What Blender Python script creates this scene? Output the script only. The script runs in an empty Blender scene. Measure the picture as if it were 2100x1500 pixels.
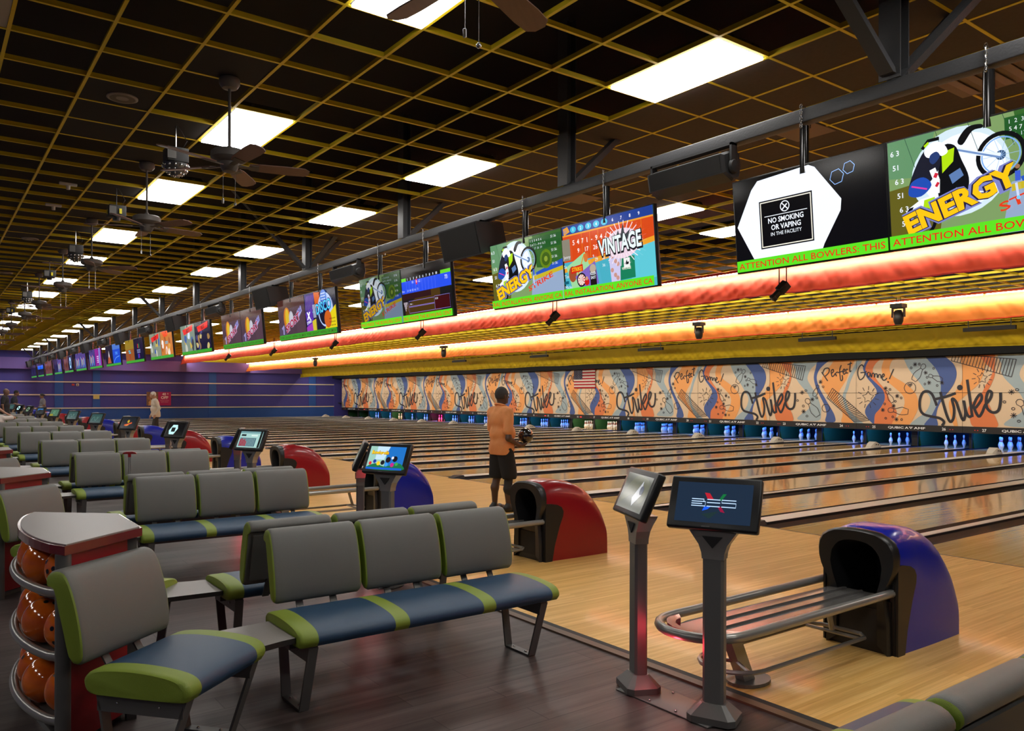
import bpy, bmesh, math, random
import numpy as np
from mathutils import Matrix, Vector
random.seed(7)
R=math.radians; PI=math.pi
scn=bpy.context.scene; COL=scn.collection
# ---------------------------------------------------------------- camera, world, exposure
AZ=0.93332
cam=bpy.data.cameras.new('camera'); camo=bpy.data.objects.new('camera',cam); COL.objects.link(camo)
cam.sensor_width=36; cam.sensor_fit='HORIZONTAL'; cam.lens=1637.4/2100*36; cam.shift_y=62/2100; cam.clip_end=300; cam.clip_start=.05
_f=Vector((math.cos(AZ),math.sin(AZ),0)); _wr=Vector((math.sin(AZ),-math.cos(AZ),0)); _wu=Vector((0,0,1)); _r=0.002336
_cr=_wr*math.cos(_r)+_wu*math.sin(_r); _cu=-_wr*math.sin(_r)+_wu*math.cos(_r)
_m=Matrix((_cr,_cu,-_f)).transposed().to_4x4(); _m.translation=(0,0,1.6); camo.matrix_world=_m
scn.camera=camo
w=bpy.data.worlds.new('world'); scn.world=w; w.use_nodes=True
w.node_tree.nodes['Background'].inputs[0].default_value=(.02,.02,.025,1); w.node_tree.nodes['Background'].inputs[1].default_value=.3
scn.view_settings.view_transform='Standard'; scn.view_settings.look='None'; scn.view_settings.gamma=1; scn.view_settings.use_curve_mapping=False
scn.view_settings.exposure=0.0
PANEL=15.5; TUBE=30.0; SCREEN=1.15
CEIL=4.285; CEIL2=3.86; CEIL3=3.54
XR,XO,XY,XM=14.1,18.5,22.6,25.5        # red, orange, yellow valance and the masking units
PITCH=3.43; CL=2.79; CT=2.86; CB=4.53; YE=56.9
def area(name,loc,rot,sx,sy,power,col=(1,1,1),spread=PI):
    l=bpy.data.lights.new(name,'AREA'); l.shape='RECTANGLE'; l.size=sx; l.size_y=sy; l.energy=power; l.color=col; l.spread=spread
    o=bpy.data.objects.new(name,l); o.location=loc; o.rotation_euler=rot; COL.objects.link(o); return o
# strip lights behind the yellow valance: one aimed at the printed panels, one an unseen fill added to brighten the cloth from behind
area('masking_wash_light',(XY+.35,27.5,3.25),(0,R(-42),0),.12,58,480,(1,.95,.88))
area('valance_back_fill',(XY+.40,27.5,3.42),(0,R(70),0),.08,58,420,(1,.86,.62))
# strip lights inside the red and orange coves, behind their lips; behind each bulkhead an unseen fill added to brighten ceiling and lanes
area('red_cove_light',(XR+.12,27.5,4.20),(0,R(-84),0),.03,58,900,(1,.97,.9))
area('orange_cove_light',(XO+.12,27.5,3.775),(0,R(-84),0),.03,58,700,(1,.97,.9))
area('lane_ceiling_fill',(XR+.36,27.5,CEIL2-.10),(0,R(-86),0),.06,58,720,(1,.9,.74))
area('lane_fill_far',(XO+.36,27.5,CEIL3-.10),(0,R(-62),0),.06,58,520,(1,.9,.74))
# ---------------------------------------------------------------- materials
MC={}
def mat(name,col=(.8,.8,.8),rough=.5,metal=0,emit=None,es=0,spec=.5,coat=0,noise=None,stretch=(1,1,1),bump=0,bscale=200,trans=0,bstretch=(1,1,1)):
    if name in MC: return MC[name]
    m=bpy.data.materials.new(name); m.use_nodes=True; nt=m.node_tree; b=nt.nodes['Principled BSDF']
    b.inputs['Base Color'].default_value=(*col,1); b.inputs['Roughness'].default_value=rough; b.inputs['Metallic'].default_value=metal
    b.inputs['Specular IOR Level'].default_value=spec; b.inputs['Coat Weight'].default_value=coat; b.inputs['Coat Roughness'].default_value=.05
    if trans: b.inputs['Transmission Weight'].default_value=trans
    if emit: b.inputs['Emission Color'].default_value=(*emit,1); b.inputs['Emission Strength'].default_value=es
    if noise or bump:
        g=nt.nodes.new('ShaderNodeNewGeometry'); tc=nt.nodes.new('ShaderNodeTexCoord')
    if noise:   # (scale, amount, colour2)
        mp=nt.nodes.new('ShaderNodeMapping'); mp.inputs['Scale'].default_value=stretch; nt.links.new(tc.outputs['Object'],mp.inputs['Vector'])
        n=nt.nodes.new('ShaderNodeTexNoise'); n.inputs['Scale'].default_value=noise[0]; n.inputs['Detail'].default_value=6; nt.links.new(mp.outputs[0],n.inputs['Vector'])
        r=nt.nodes.new('ShaderNodeValToRGB'); r.color_ramp.elements[0].position=.5-noise[1]; r.color_ramp.elements[1].position=.5+noise[1]
        r.color_ramp.elements[0].color=(*col,1); r.color_ramp.elements[1].color=(*noise[2],1); nt.links.new(n.outputs['Fac'],r.inputs[0]); nt.links.new(r.outputs[0],b.inputs['Base Color'])
    if bump:
        mp2=nt.nodes.new('ShaderNodeMapping'); mp2.inputs['Scale'].default_value=bstretch; nt.links.new(tc.outputs['Object'],mp2.inputs['Vector'])
        n2=nt.nodes.new('ShaderNodeTexNoise'); n2.inputs['Scale'].default_value=bscale; nt.links.new(mp2.outputs[0],n2.inputs['Vector'])
        bp=nt.nodes.new('ShaderNodeBump'); bp.inputs['Strength'].default_value=bump; bp.inputs['Distance'].default_value=.004; nt.links.new(n2.outputs['Fac'],bp.inputs['Height']); nt.links.new(bp.outputs[0],b.inputs['Normal'])
    MC[name]=m; return m
def scr(r,g,b):   # colour shown by a lit screen
    return mat('screen_%d_%d_%d'%(r,g,b),(.01,.01,.01),.12,emit=tuple((c/255)**2.2 for c in (r,g,b)),es=SCREEN)
def ink(r,g,b,rough=.6):
    return mat('print_%d_%d_%d'%(r,g,b),tuple((c/255)**2.2 for c in (r,g,b)),rough)
def planks(name,c1,c2,c3,rough,bw,bl,grain,coat=0,spec=.5,dark=.45,gb=0.02):
    m=bpy.data.materials.new(name); m.use_nodes=True; nt=m.node_tree; b=nt.nodes['Principled BSDF']; N=nt.nodes.new; L=nt.links.new
    g=N('ShaderNodeNewGeometry'); br=N('ShaderNodeTexBrick'); br.offset=.37; br.inputs['Scale'].default_value=1
    br.inputs['Brick Width'].default_value=bl; br.inputs['Row Height'].default_value=bw; br.inputs['Mortar Size'].default_value=gb*bw; br.inputs['Mortar Smooth'].default_value=.2
    br.inputs['Color1'].default_value=(0,0,0,1); br.inputs['Color2'].default_value=(1,1,1,1); br.inputs['Mortar'].default_value=(.5,.5,.5,1); br.inputs['Bias'].default_value=0
    L(g.outputs['Position'],br.inputs['Vector'])
    mp=N('ShaderNodeMapping'); mp.inputs['Scale'].default_value=grain; L(g.outputs['Position'],mp.inputs['Vector'])
    n=N('ShaderNodeTexNoise'); n.inputs['Scale'].default_value=1; n.inputs['Detail'].default_value=8; n.inputs['Roughness'].default_value=.6; L(mp.outputs[0],n.inputs['Vector'])
    r1=N('ShaderNodeValToRGB'); r1.color_ramp.elements[0].color=(*c1,1); r1.color_ramp.elements[1].color=(*c2,1); L(br.outputs['Color'],r1.inputs[0])
    r2=N('ShaderNodeValToRGB'); r2.color_ramp.elements[0].position=.35; r2.color_ramp.elements[1].position=.7; r2.color_ramp.elements[0].color=(*c3,1); r2.color_ramp.elements[1].color=(1,1,1,1); L(n.outputs['Fac'],r2.inputs[0])
    mx=N('ShaderNodeMix'); mx.data_type='RGBA'; mx.blend_type='MULTIPLY'; mx.inputs[0].default_value=1; L(r1.outputs[0],mx.inputs[6]); L(r2.outputs[0],mx.inputs[7])
    mo=N('ShaderNodeMix'); mo.data_type='RGBA'; mo.blend_type='MULTIPLY'; L(br.outputs['Fac'],mo.inputs[0]); L(mx.outputs[2],mo.inputs[6]); mo.inputs[7].default_value=(dark,dark,dark,1)
    L(mo.outputs[2],b.inputs['Base Color']); b.inputs['Roughness'].default_value=rough; b.inputs['Coat Weight'].default_value=coat; b.inputs['Coat Roughness'].default_value=.06; b.inputs['Specular IOR Level'].default_value=spec
    return m
M_lam=planks('grey_brown_laminate',(.080,.062,.058),(.125,.098,.092),(.5,.46,.46),.42,.18,1.25,(1.2,22,1),spec=.3)
M_app=planks('maple_approach',(.74,.45,.13),(.92,.62,.23),(.80,.68,.5),.42,.028,1.6,(1.5,60,1),coat=.12,dark=.75)
M_lane=planks('maple_lane',(.74,.47,.15),(.92,.62,.24),(.8,.7,.55),.16,.026,3,(1.2,60,1),coat=.45,dark=.75)
M_gut=mat('gutter_grey',(.022,.023,.028),.5,spec=.25)
M_cap=mat('divider_silver',(.88,.85,.78),.38,.25)
M_capk=mat('divider_dark',(.02,.02,.024),.5,spec=.3)
M_blk=mat('black_plastic',(.012,.012,.013),.35)
M_blkm=mat('matt_black',(.02,.02,.021),.7)
M_brkt=mat('black_speaker_shell',(.032,.032,.034),.5,bump=.15,bscale=300)
M_gls=mat('monitor_glass',(.008,.009,.012),.08)
M_grey=mat('grey_vinyl',(.14,.14,.128),.5,bump=.25,bscale=500,noise=(3,.3,(.155,.155,.142)))
M_greyb=mat('dark_grey_vinyl',(.075,.075,.07),.6,bump=.2,bscale=500)
M_green=mat('lime_vinyl',(.22,.30,.03),.5,bump=.25,bscale=500)
M_navy=mat('navy_vinyl',(.018,.058,.12),.42,bump=.25,bscale=500)
M_steel=mat('grey_powder_steel',(.13,.126,.12),.38,.3,bump=.1,bscale=400)
M_chrome=mat('bright_steel',(.5,.5,.5),.25,1)
M_tube=mat('satin_grey_tube',(.33,.32,.30),.28,.5)
M_lamt=mat('taupe_laminate',(.26,.235,.22),.35,noise=(160,.2,(.22,.2,.185)))
M_edge=mat('maroon_edge',(.16,.012,.018),.2,coat=.5)
M_redp=mat('red_panel',(.28,.004,.012),.4)
M_dedge=mat('dark_edge',(.03,.027,.025),.35)
M_red=mat('red_shell',(.27,.004,.010),.28,coat=.3)
M_blue=mat('blue_shell',(.006,.016,.36),.28,coat=.3)
M_pan=mat('smoky_tray',(.1,.095,.09),.15,spec=.8)
M_yel=mat('yellow_grid',(.82,.62,.012),.5)
M_tile=mat('brown_ceiling_tile',(.075,.054,.042),.9,noise=(30,.3,(.09,.066,.052)))
M_tilek=mat('black_ceiling_tile',(.018,.016,.016),.9)
M_plen=mat('plenum_black',(.006,.005,.006),.95,noise=(1.2,.3,(.012,.01,.01)))
M_plen2=mat('plenum_violet',(.02,.016,.04),.95)
M_beam=mat('black_beam',(.055,.056,.06),.4,bump=.4,bscale=60)
M_wood=mat('dark_wood_trim',(.10,.062,.038),.45,noise=(4,.25,(.14,.09,.055)),stretch=(12,1,12))
M_wall=mat('purple_wall',(.052,.044,.24),.75,noise=(25,.3,(.06,.05,.27)))
M_wallb=mat('blue_wall',(.022,.085,.33),.75)
M_soff=mat('violet_soffit',(.15,.09,.32),.75)
M_stripe=mat('cream_stripe',(.75,.62,.48),.6)
M_panel=mat('light_diffuser',(.9,.9,.9),.5,emit=(1,.97,.93),es=PANEL)
M_fluo=mat('fluorescent_tube',(.9,.9,.9),.5,emit=(1,.88,.7),es=TUBE)
M_fan=mat('brown_fan_blade',(.16,.08,.058),.5,noise=(6,.3,(.19,.10,.075)),stretch=(1,8,1))
M_fanm=mat('dusty_bronze',(.11,.095,.085),.55)
M_cream=mat('cream_plastic',(.55,.5,.42),.45)
M_oball=mat('orange_swirl_ball',(.90,.20,.015),.12,coat=.6,noise=(7,.25,(.45,.06,.008)))
M_bball=mat('black_ball',(.01,.01,.012),.08,coat=1)
M_pinw=mat('white_pin',(.8,.8,.8),.25,coat=.4)
M_pinr=mat('pin_red_band',(.5,.01,.02),.3)
M_kick=mat('green_kickback',(.012,.08,.02),.7)
M_pit=mat('dark_pit',(.012,.02,.03),.8)
M_led=mat('red_led',(.3,0,0),.4,emit=(1,.04,.06),es=6)
M_ledg=mat('green_led',(0,.3,0),.4,emit=(.1,1,.2),es=6)
# ---------------------------------------------------------------- mesh builder
class MB:
    def __init__(s,mats): s.v=[];s.f=[];s.m=[];s.s=[];s.M=None;s.mats=mats if isinstance(mats,(list,tuple)) else [mats]
    def add(s,vs,fs,mi=0,sm=False):
        o=len(s.v)
        flip=False
        if s.M is not None:
            vs=[tuple(s.M@Vector(p)) for p in vs]; flip=s.M.determinant()<0
        s.v+= [tuple(p) for p in vs]
        for k,f in enumerate(fs):
            f=[i+o for i in f]
            if flip: f=f[::-1]
            s.f.append(f); s.m.append(mi[k] if isinstance(mi,list) else mi); s.s.append(sm)
        return s
    def box(s,x0,x1,y0,y1,z0,z1,mi=0):
        return s.add([(x0,y0,z0),(x1,y0,z0),(x1,y1,z0),(x0,y1,z0),(x0,y0,z1),(x1,y0,z1),(x1,y1,z1),(x0,y1,z1)],[(0,3,2,1),(4,5,6,7),(0,1,5,4),(1,2,6,5),(2,3,7,6),(3,0,4,7)],mi)
    def rbox(s,x0,x1,y0,y1,z0,z1,b=.01,mi=0):   # box with chamfered edges
        bm=bmesh.new(); bmesh.ops.create_cube(bm,size=1)
        for v in bm.verts: v.co=Vector(((x0+x1)/2+v.co.x*(x1-x0),(y0+y1)/2+v.co.y*(y1-y0),(z0+z1)/2+v.co.z*(z1-z0)))
        bmesh.ops.bevel(bm,geom=bm.edges[:],offset=b,segments=3,affect='EDGES',profile=.5)
        s.bm(bm,mi,True); return s
    def bm(s,bm,mi=0,sm=False):
        bm.verts.index_update(); s.add([v.co[:] for v in bm.verts],[[v.index for v in f.verts] for f in bm.faces],mi,sm); bm.free()
    def loft(s,rings,cap=True,mi=0,sm=True,closed=True,mis=None):
        n=len(rings[0]); vs=[p for r in rings for p in r]; fs=[];ms=[]
        for i in range(len(rings)-1):
            for j in range(n if closed else n-1):
                k=(j+1)%n; fs.append((i*n+j,i*n+k,(i+1)*n+k,(i+1)*n+j)); ms.append(mis(i,j) if mis else mi)
        if cap: fs.append(tuple(range(n))[::-1]); ms.append(mis(0,-1) if mis else mi); fs.append(tuple((len(rings)-1)*n+j for j in range(n))); ms.append(mis(len(rings)-2,-1) if mis else mi)
        return s.add(vs,fs,ms,sm)
    def tube(s,path,r,seg=8,mi=0,closed=False,flat=1):
        P=[Vector(p) for p in path]; n=len(P); rings=[]
        for i,p in enumerate(P):
            t=(P[(i+1)%n]-P[i-1]) if closed else (P[min(i+1,n-1)]-P[max(i-1,0)])
            t.normalize(); a=Vector((0,0,1)) if abs(t.z)<.9 else Vector((1,0,0)); x=t.cross(a).normalized(); y=t.cross(x)
            rr=r[i] if isinstance(r,list) else r
            rings.append([tuple(p+(x*math.cos(2*PI*k/seg)+y*math.sin(2*PI*k/seg)*flat)*rr) for k in range(seg)])
        if closed: rings.append(rings[0])
        return s.loft([q[::-1] for q in rings],cap=not closed,mi=mi)
    def lathe(s,prof,c=(0,0,0),seg=20,mi=0,mis=None,ax='z'):
        rings=[]
        for r,z in prof:
            ring=[]
            for k in range(seg):
                a=2*PI*k/seg; q=(r*math.cos(a),r*math.sin(a),z)
                if ax=='x': q=(z,r*math.cos(a),r*math.sin(a))
                if ax=='y': q=(r*math.sin(a),z,r*math.cos(a))
                ring.append((c[0]+q[0],c[1]+q[1],c[2]+q[2]))
            rings.append(ring)
        return s.loft(rings,mi=mi,mis=mis)
    def prism(s,poly,z0,z1,mi=0,sm=False,mt=None):   # polygon in xy, extruded in z (counter-clockwise)
        n=len(poly); vs=[(x,y,z0) for x,y in poly]+[(x,y,z1) for x,y in poly]
        fs=[tuple(range(n))[::-1],tuple(range(n,2*n))]+[(i,(i+1)%n,n+(i+1)%n,n+i) for i in range(n)]
        return s.add(vs,fs,[mi,mi if mt is None else mt]+[mi]*n,False)
    def prismx(s,poly,x0,x1,mi=0):    # polygon in yz extruded in x
        M=s.M; T=Matrix(((0,0,1,0),(1,0,0,0),(0,1,0,0),(0,0,0,1))); s.M=T if M is None else M@T; s.prism(poly,x0,x1,mi); s.M=M; return s
    def prismy(s,poly,y0,y1,mi=0):    # polygon in xz extruded in y
        M=s.M; T=Matrix(((1,0,0,0),(0,0,1,0),(0,1,0,0),(0,0,0,1))); s.M=T if M is None else M@T; s.prism(poly,y0,y1,mi); s.M=M; return s
    def sphere(s,c,r,seg=16,rg=10,mi=0,sc=(1,1,1)):
        prof=[(max(r*math.sin(PI*i/rg),1e-4),-r*math.cos(PI*i/rg)) for i in range(rg+1)]
        vs=[];n=seg
        for pr,pz in prof:
            for k in range(n): a=2*PI*k/n; vs.append((c[0]+pr*math.cos(a)*sc[0],c[1]+pr*math.sin(a)*sc[1],c[2]+pz*sc[2]))
        fs=[(i*n+j,i*n+(j+1)%n,(i+1)*n+(j+1)%n,(i+1)*n+j) for i in range(rg) for j in range(n)]
        return s.add(vs,fs,mi,True)
    def build(s,name,parent=None,loc=None,rz=0):
        me=bpy.data.meshes.new(name); me.from_pydata(s.v,[],s.f)
        for m in s.mats: me.materials.append(m)
        me.polygons.foreach_set('material_index',s.m); me.polygons.foreach_set('use_smooth',s.s); me.update()
        if any(s.s):
            try: me.set_sharp_from_angle(angle=R(42))
            except Exception: pass
        o=bpy.data.objects.new(name,me); COL.objects.link(o)
        if parent: o.parent=parent
        if loc: o.location=loc
        if rz: o.rotation_euler=(0,0,rz)
        return o
def tag(o,label,cat=None,group=None,kind=None):
    if label: o['label']=label
    if cat: o['category']=cat
    if group: o['group']=group
    if kind: o['kind']=kind
    return o
def thing(name,label,cat,loc=(0,0,0),rz=0,group=None):
    o=bpy.data.objects.new(name,None); o.empty_display_size=.1; COL.objects.link(o); o.location=loc; o.rotation_euler=(0,0,rz)
    return tag(o,label,cat,group)
def struct(o): o['kind']='structure'; return o
def copy_tree(o,parent=None):
    c=o.copy(); COL.objects.link(c)
    if parent: c.parent=parent
    for ch in list(o.children): copy_tree(ch,c)
    return c
def dup(o,label,loc,rz=None):
    c=copy_tree(o); c.location=loc; c['label']=label
    if rz is not None: c.rotation_euler=(0,0,rz)
    return c
ORD=['nearest','second','third','fourth','fifth','sixth','seventh','eighth','ninth','tenth','eleventh','twelfth','thirteenth','fourteenth','fifteenth','sixteenth','seventeenth']
def catmull(P,closed=False,n=5):
    out=[];N=len(P); rng=range(N) if closed else range(N-1)
    for i in rng:
        g=lambda k: P[k%N] if closed else P[min(max(k,0),N-1)]
        a,b,c,d=g(i-1),g(i),g(i+1),g(i+2)
        for j in range(n):
            t=j/n; out.append(tuple(.5*((2*b[q])+(-a[q]+c[q])*t+(2*a[q]-5*b[q]+4*c[q]-d[q])*t*t+(-a[q]+3*b[q]-3*c[q]+d[q])*t**3) for q in (0,1)))
    if not closed: out.append(tuple(P[-1][:2]))
    return out
# ---------------------------------------------------------------- flat artwork (screens, prints, signs)
TXT={}
def glyphs(s,bold=0):
    k=(s,bold)
    if k not in TXT:
        c=bpy.data.curves.new('t','FONT'); c.body=s; c.size=1; c.resolution_u=2; c.offset=bold
        o=bpy.data.objects.new('t',c); COL.objects.link(o); bpy.context.view_layer.update()
        me=bpy.data.meshes.new_from_object(o.evaluated_get(bpy.context.evaluated_depsgraph_get()))
        v=[(p.co.x,p.co.y) for p in me.vertices]; f=[tuple(q.vertices) for q in me.polygons]
        bpy.data.objects.remove(o); bpy.data.curves.remove(c); bpy.data.meshes.remove(me); TXT[k]=(v,f)
    return TXT[k]
class Art:   # 2-D drawing on a plane: O origin, r right, u up; later layers stand a hair proud of earlier ones
    def __init__(s,O,r,u,step=.0006): s.O=Vector(O);s.r=Vector(r);s.u=Vector(u);s.n=s.r.cross(s.u);s.st=step;s.v=[];s.f=[];s.m=[];s.mats=[];s.l=0
    def mi(s,m):
        if m not in s.mats: s.mats.append(m)
        return s.mats.index(m)
    def raw(s,vs,fs,m,up=True):
        if up: s.l+=1
        o=len(s.v); s.v+=[tuple(s.O+s.r*x+s.u*y+s.n*(s.l*s.st)) for x,y in vs]; i=s.mi(m)
        for f in fs: s.f.append([k+o for k in f]); s.m.append(i)
    def poly(s,P,m,up=True):
        from mathutils.geometry import tessellate_polygon
        P=[tuple(p[:2]) for p in P]; T=tessellate_polygon([[Vector((x,y,0)) for x,y in P]]); fs=[]
        for a,b,c in T:
            ar=(P[b][0]-P[a][0])*(P[c][1]-P[a][1])-(P[c][0]-P[a][0])*(P[b][1]-P[a][1]); fs.append((a,b,c) if ar>0 else (a,c,b))
        s.raw(P,fs,m,up)
    def rect(s,x0,y0,x1,y1,m): s.raw([(x0,y0),(x1,y0),(x1,y1),(x0,y1)],[(0,1,2,3)],m)
    def circ(s,x,y,r,m,n=20,ry=None,rin=0):
        ry=ry or r
        if rin: s.line([(x+r*math.cos(2*PI*i/n),y+ry*math.sin(2*PI*i/n)) for i in range(n+1)],rin,m)
        else: s.raw([(x+r*math.cos(2*PI*i/n),y+ry*math.sin(2*PI*i/n)) for i in range(n)],[tuple(range(n))],m)
    def line(s,P,wd,m,up=True):
        if up: s.l+=1
        L=[];n=len(P)
        for i in range(n):
            a=P[max(i-1,0)];b=P[min(i+1,n-1)]; dx,dy=b[0]-a[0],b[1]-a[1]; q=math.hypot(dx,dy) or 1; nx,ny=-dy/q*wd/2,dx/q*wd/2
            L+=[(P[i][0]-nx,P[i][1]-ny),(P[i][0]+nx,P[i][1]+ny)]
        s.raw(L,[(2*i,2*i+2,2*i+3,2*i+1) for i in range(n-1)],m,False)
    def text(s,t,x,y,h,m,al='l',rot=0,sx=1,bold=0,w=None):
        v,f=glyphs(t,bold)
        if not v: return
        x0=min(p[0] for p in v);x1=max(p[0] for p in v); k=h/.72; kx=k*sx
        if w: kx=w/(x1-x0)
        off={'l':-x0*kx,'c':-(x0+x1)/2*kx,'r':-x1*kx}[al]; c,sn=math.cos(rot),math.sin(rot)
        s.raw([(x+(p[0]*kx+off)*c-p[1]*k*sn, y+(p[0]*kx+off)*sn+p[1]*k*c) for p in v],f,m)
    def build(s,name,parent=None):
        me=bpy.data.meshes.new(name); me.from_pydata(s.v,[],s.f)
        for m in s.mats: me.materials.append(m)
        me.polygons.foreach_set('material_index',s.m); me.update()
        o=bpy.data.objects.new(name,me); COL.objects.link(o)
        if parent: o.parent=parent
        return o

_W1=['zero','one','two','three','four','five','six','seven','eight','nine','ten','eleven','twelve','thirteen','fourteen','fifteen','sixteen','seventeen','eighteen','nineteen']
def W(n): return _W1[n] if n<20 else ({2:'twenty',3:'thirty'}[n//10]+('-'+_W1[n%10] if n%10 else ''))
# ---------------------------------------------------------------- the room
Y0,Y1,X0=-8,57,-8
b=MB(M_lam); b.box(X0,3.50,Y0,Y1,-.05,0); struct(b.build('floor_seating'))
b=MB(M_app); b.box(3.56,8.33,Y0,Y1,-.05,.002); struct(b.build('floor_approach'))
b=MB(mat('sub_floor',(.01,.01,.012),.8)); b.box(8.33,28.5,Y0,Y1,-.3,-.14); struct(b.build('floor_pit'))
b=MB([M_wood,M_blkm]); b.box(3.44,3.50,Y0,Y1,0,.012,0); b.box(3.50,3.56,Y0,Y1,-.02,.006,1); struct(b.build('trim_1'))
b=MB(mat('foul_line',(.03,.02,.015),.4)); b.box(8.30,8.33,Y0,YE,.002,.0035); struct(b.build('trim_2'))
# far wall with stripes, pilasters and soffit
b=MB([M_wall,M_wallb,M_soff,M_stripe]); b.box(X0,28.5,Y1,Y1+.2,-.3,5.6,0)
b.box(X0,25.9,Y1-.02,Y1,-.02,.72,1)
struct(b.build('wall_far'))
b=MB(M_soff); b.box(X0,25.9,Y1-.35,Y1-.001,3.17,CEIL-.42); struct(b.build('trim_3'))
b=MB(M_wallb)
for x0,x1 in ((-1,-.4),(6.71,7.19),(8.84,9.27),(16.05,16.55),(23.3,23.85)): b.box(x0,x1,Y1-.05,Y1-.02,0,3.17)
struct(b.build('trim_4'))
for i,(z,n) in enumerate(((.72,5),(1.56,6),(2.37,7))):
    b=MB(M_stripe); b.box(X0,25.6,Y1-.07,Y1-.05,z,z+.07); struct(b.build('trim_%d'%n))
b=MB(M_wall); b.box(X0-.2,X0,Y0,Y1,-.05,5.6); struct(b.build('wall_left'))
b=MB(M_wall); b.box(X0,28.5,Y0-.2,Y0,-.3,5.6); struct(b.build('wall_near'))
b=MB(M_blkm); b.box(28.5,28.7,Y0,Y1,-.3,5.6); struct(b.build('wall_back'))
b=MB([M_plen,M_plen2]); b.box(X0,XR+.3,Y0,Y1,5.5,5.6,0); b.box(XR+.3,28.5,Y0,Y1,5.0,5.6,1); struct(b.build('ceiling_deck'))
# open ceiling grids: T bars 0.61 m apart
GX,GY=3.5645,5.708
def grid(name,z,xa,xb,m=M_yel):
    b=MB(m); k=math.ceil((xa-GX)/.61)
    while GX+.61*k<=xb:
        x=GX+.61*k; b.box(x-.013,x+.013,Y0,Y1,z,z+.004); b.box(x-.004,x+.004,Y0,Y1,z+.004,z+.043); k+=1
    k=math.ceil((Y0-GY)/.61)
    while GY+.61*k<Y1:
        y=GY+.61*k; b.box(xa,xb,y-.013,y+.013,z+.0005,z+.0045); b.box(xa,xb,y-.004,y+.004,z+.0045,z+.043); k+=1
    return struct(b.build(name))
grid('ceiling_grid_seating',CEIL,X0,XR+.25); grid('ceiling_grid_lanes',CEIL2,XR+.3,XO+.25); grid('ceiling_grid_pins',CEIL3,XO+.3,XY+.2)
cx=lambda k: GX+.61*k
b=MB([M_tile,M_tilek])
def tile(i,j,m,z=CEIL+.005): b.box(cx(i)+.006,cx(i+1)-.006,GY+.61*j+.006,GY+.61*(j+1)-.006,z,z+.012,m)
holes=set()
for j in range(-22,84):
    for i in range(3,8): tile(i,j,0)
FANY=[3.04,6.87,9.95,13.65,16.75,20.4,23.45,27.1,30.2,33.8,36.9,40.5,43.6]
fan_cells=set()
for y in FANY:
    j=math.floor((y-.2-GY)/.61); tile(-3,j,1); fan_cells.add(j)
for j in (3,4,15,16,5,22,32,41): tile(-4,j,1)
DISCO=[(8.4,1),(11.4,0),(14.8,1),(18.1,0),(22.2,1),(26.6,0)]
for y,_ in DISCO:
    j=math.floor((y-GY)/.61)
    if j not in fan_cells: tile(-3,j,1)
struct(b.build('ceiling_tiles'))
# bulkheads behind the stepped valances
b=MB(mat('bulkhead_black',(.008,.008,.008),.9)); b.box(XR+.26,XR+.30,Y0,Y1,CEIL2,5.0); b.box(XO+.26,XO+.30,Y0,Y1,CEIL3,5.0); b.box(XY+.2,XY+.24,Y0,Y1,3.3,5.0); b.box(XY+.2,28.5,Y0,Y1,3.44,3.5)
b.box(XM-.35,XM-.3,Y0,YE,2.86,3.44); struct(b.build('wall_bulkhead'))
# ---------------------------------------------------------------- ceiling lights
LY=[-2.832,.828,3.878,7.538,10.588,14.248,17.298,20.958,24.008,27.668,30.718,34.378,37.428,41.088,44.138,47.798,50.848,54.508]
def make_light():
    t=thing('ceiling_light','x','ceiling light',group='x')
    b=MB([M_blkm,M_chrome]); z=CEIL
    b.loft([[(.02,.02,z+.006),(.59,.02,z+.006),(.59,1.2,z+.006),(.02,1.2,z+.006)],[(.06,.05,z+.10),(.55,.05,z+.10),(.55,1.17,z+.10),(.06,1.17,z+.10)]],sm=False)
    for x in (.16,.42): b.box(x,x+.035,.005,.02,z+.05,z+.07,1)
    b.build('housing',t)
    b=MB(M_panel); b.box(.03,.58,.03,1.19,z-.016,z+.005); b.build('diffuser',t); return t
proto=make_light(); first=True
LROWS=[(-3.755,'leftmost row, out past the fans',2),(2.345,'row above the seats and ceiling fans',0),(4.785,'row beside the black beam',1),(8.445,'first row beyond the screens over the approach',3),(10.275,'second row beyond the screens',4)]
for x,d,_ in LROWS:
    n=0
    for y in LY:
        if x==8.445 and y not in (7.538,10.588,17.298,24.008,30.718,37.428,44.138,50.848): continue
        if x==10.275 and y not in (.828,7.538,14.248,20.958,27.668,34.378,41.088,47.798,54.508): continue
        if y<3.8: lab='white ceiling light of the %s, out of frame'%d
        else: lab='white ceiling light, %s of the %s'%(ORD[n],d); n+=1
        o=proto if first else copy_tree(proto); first=False
        o.location=(x,y,0); o['label']=lab; o['group']='ceiling lights, '+d
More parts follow.
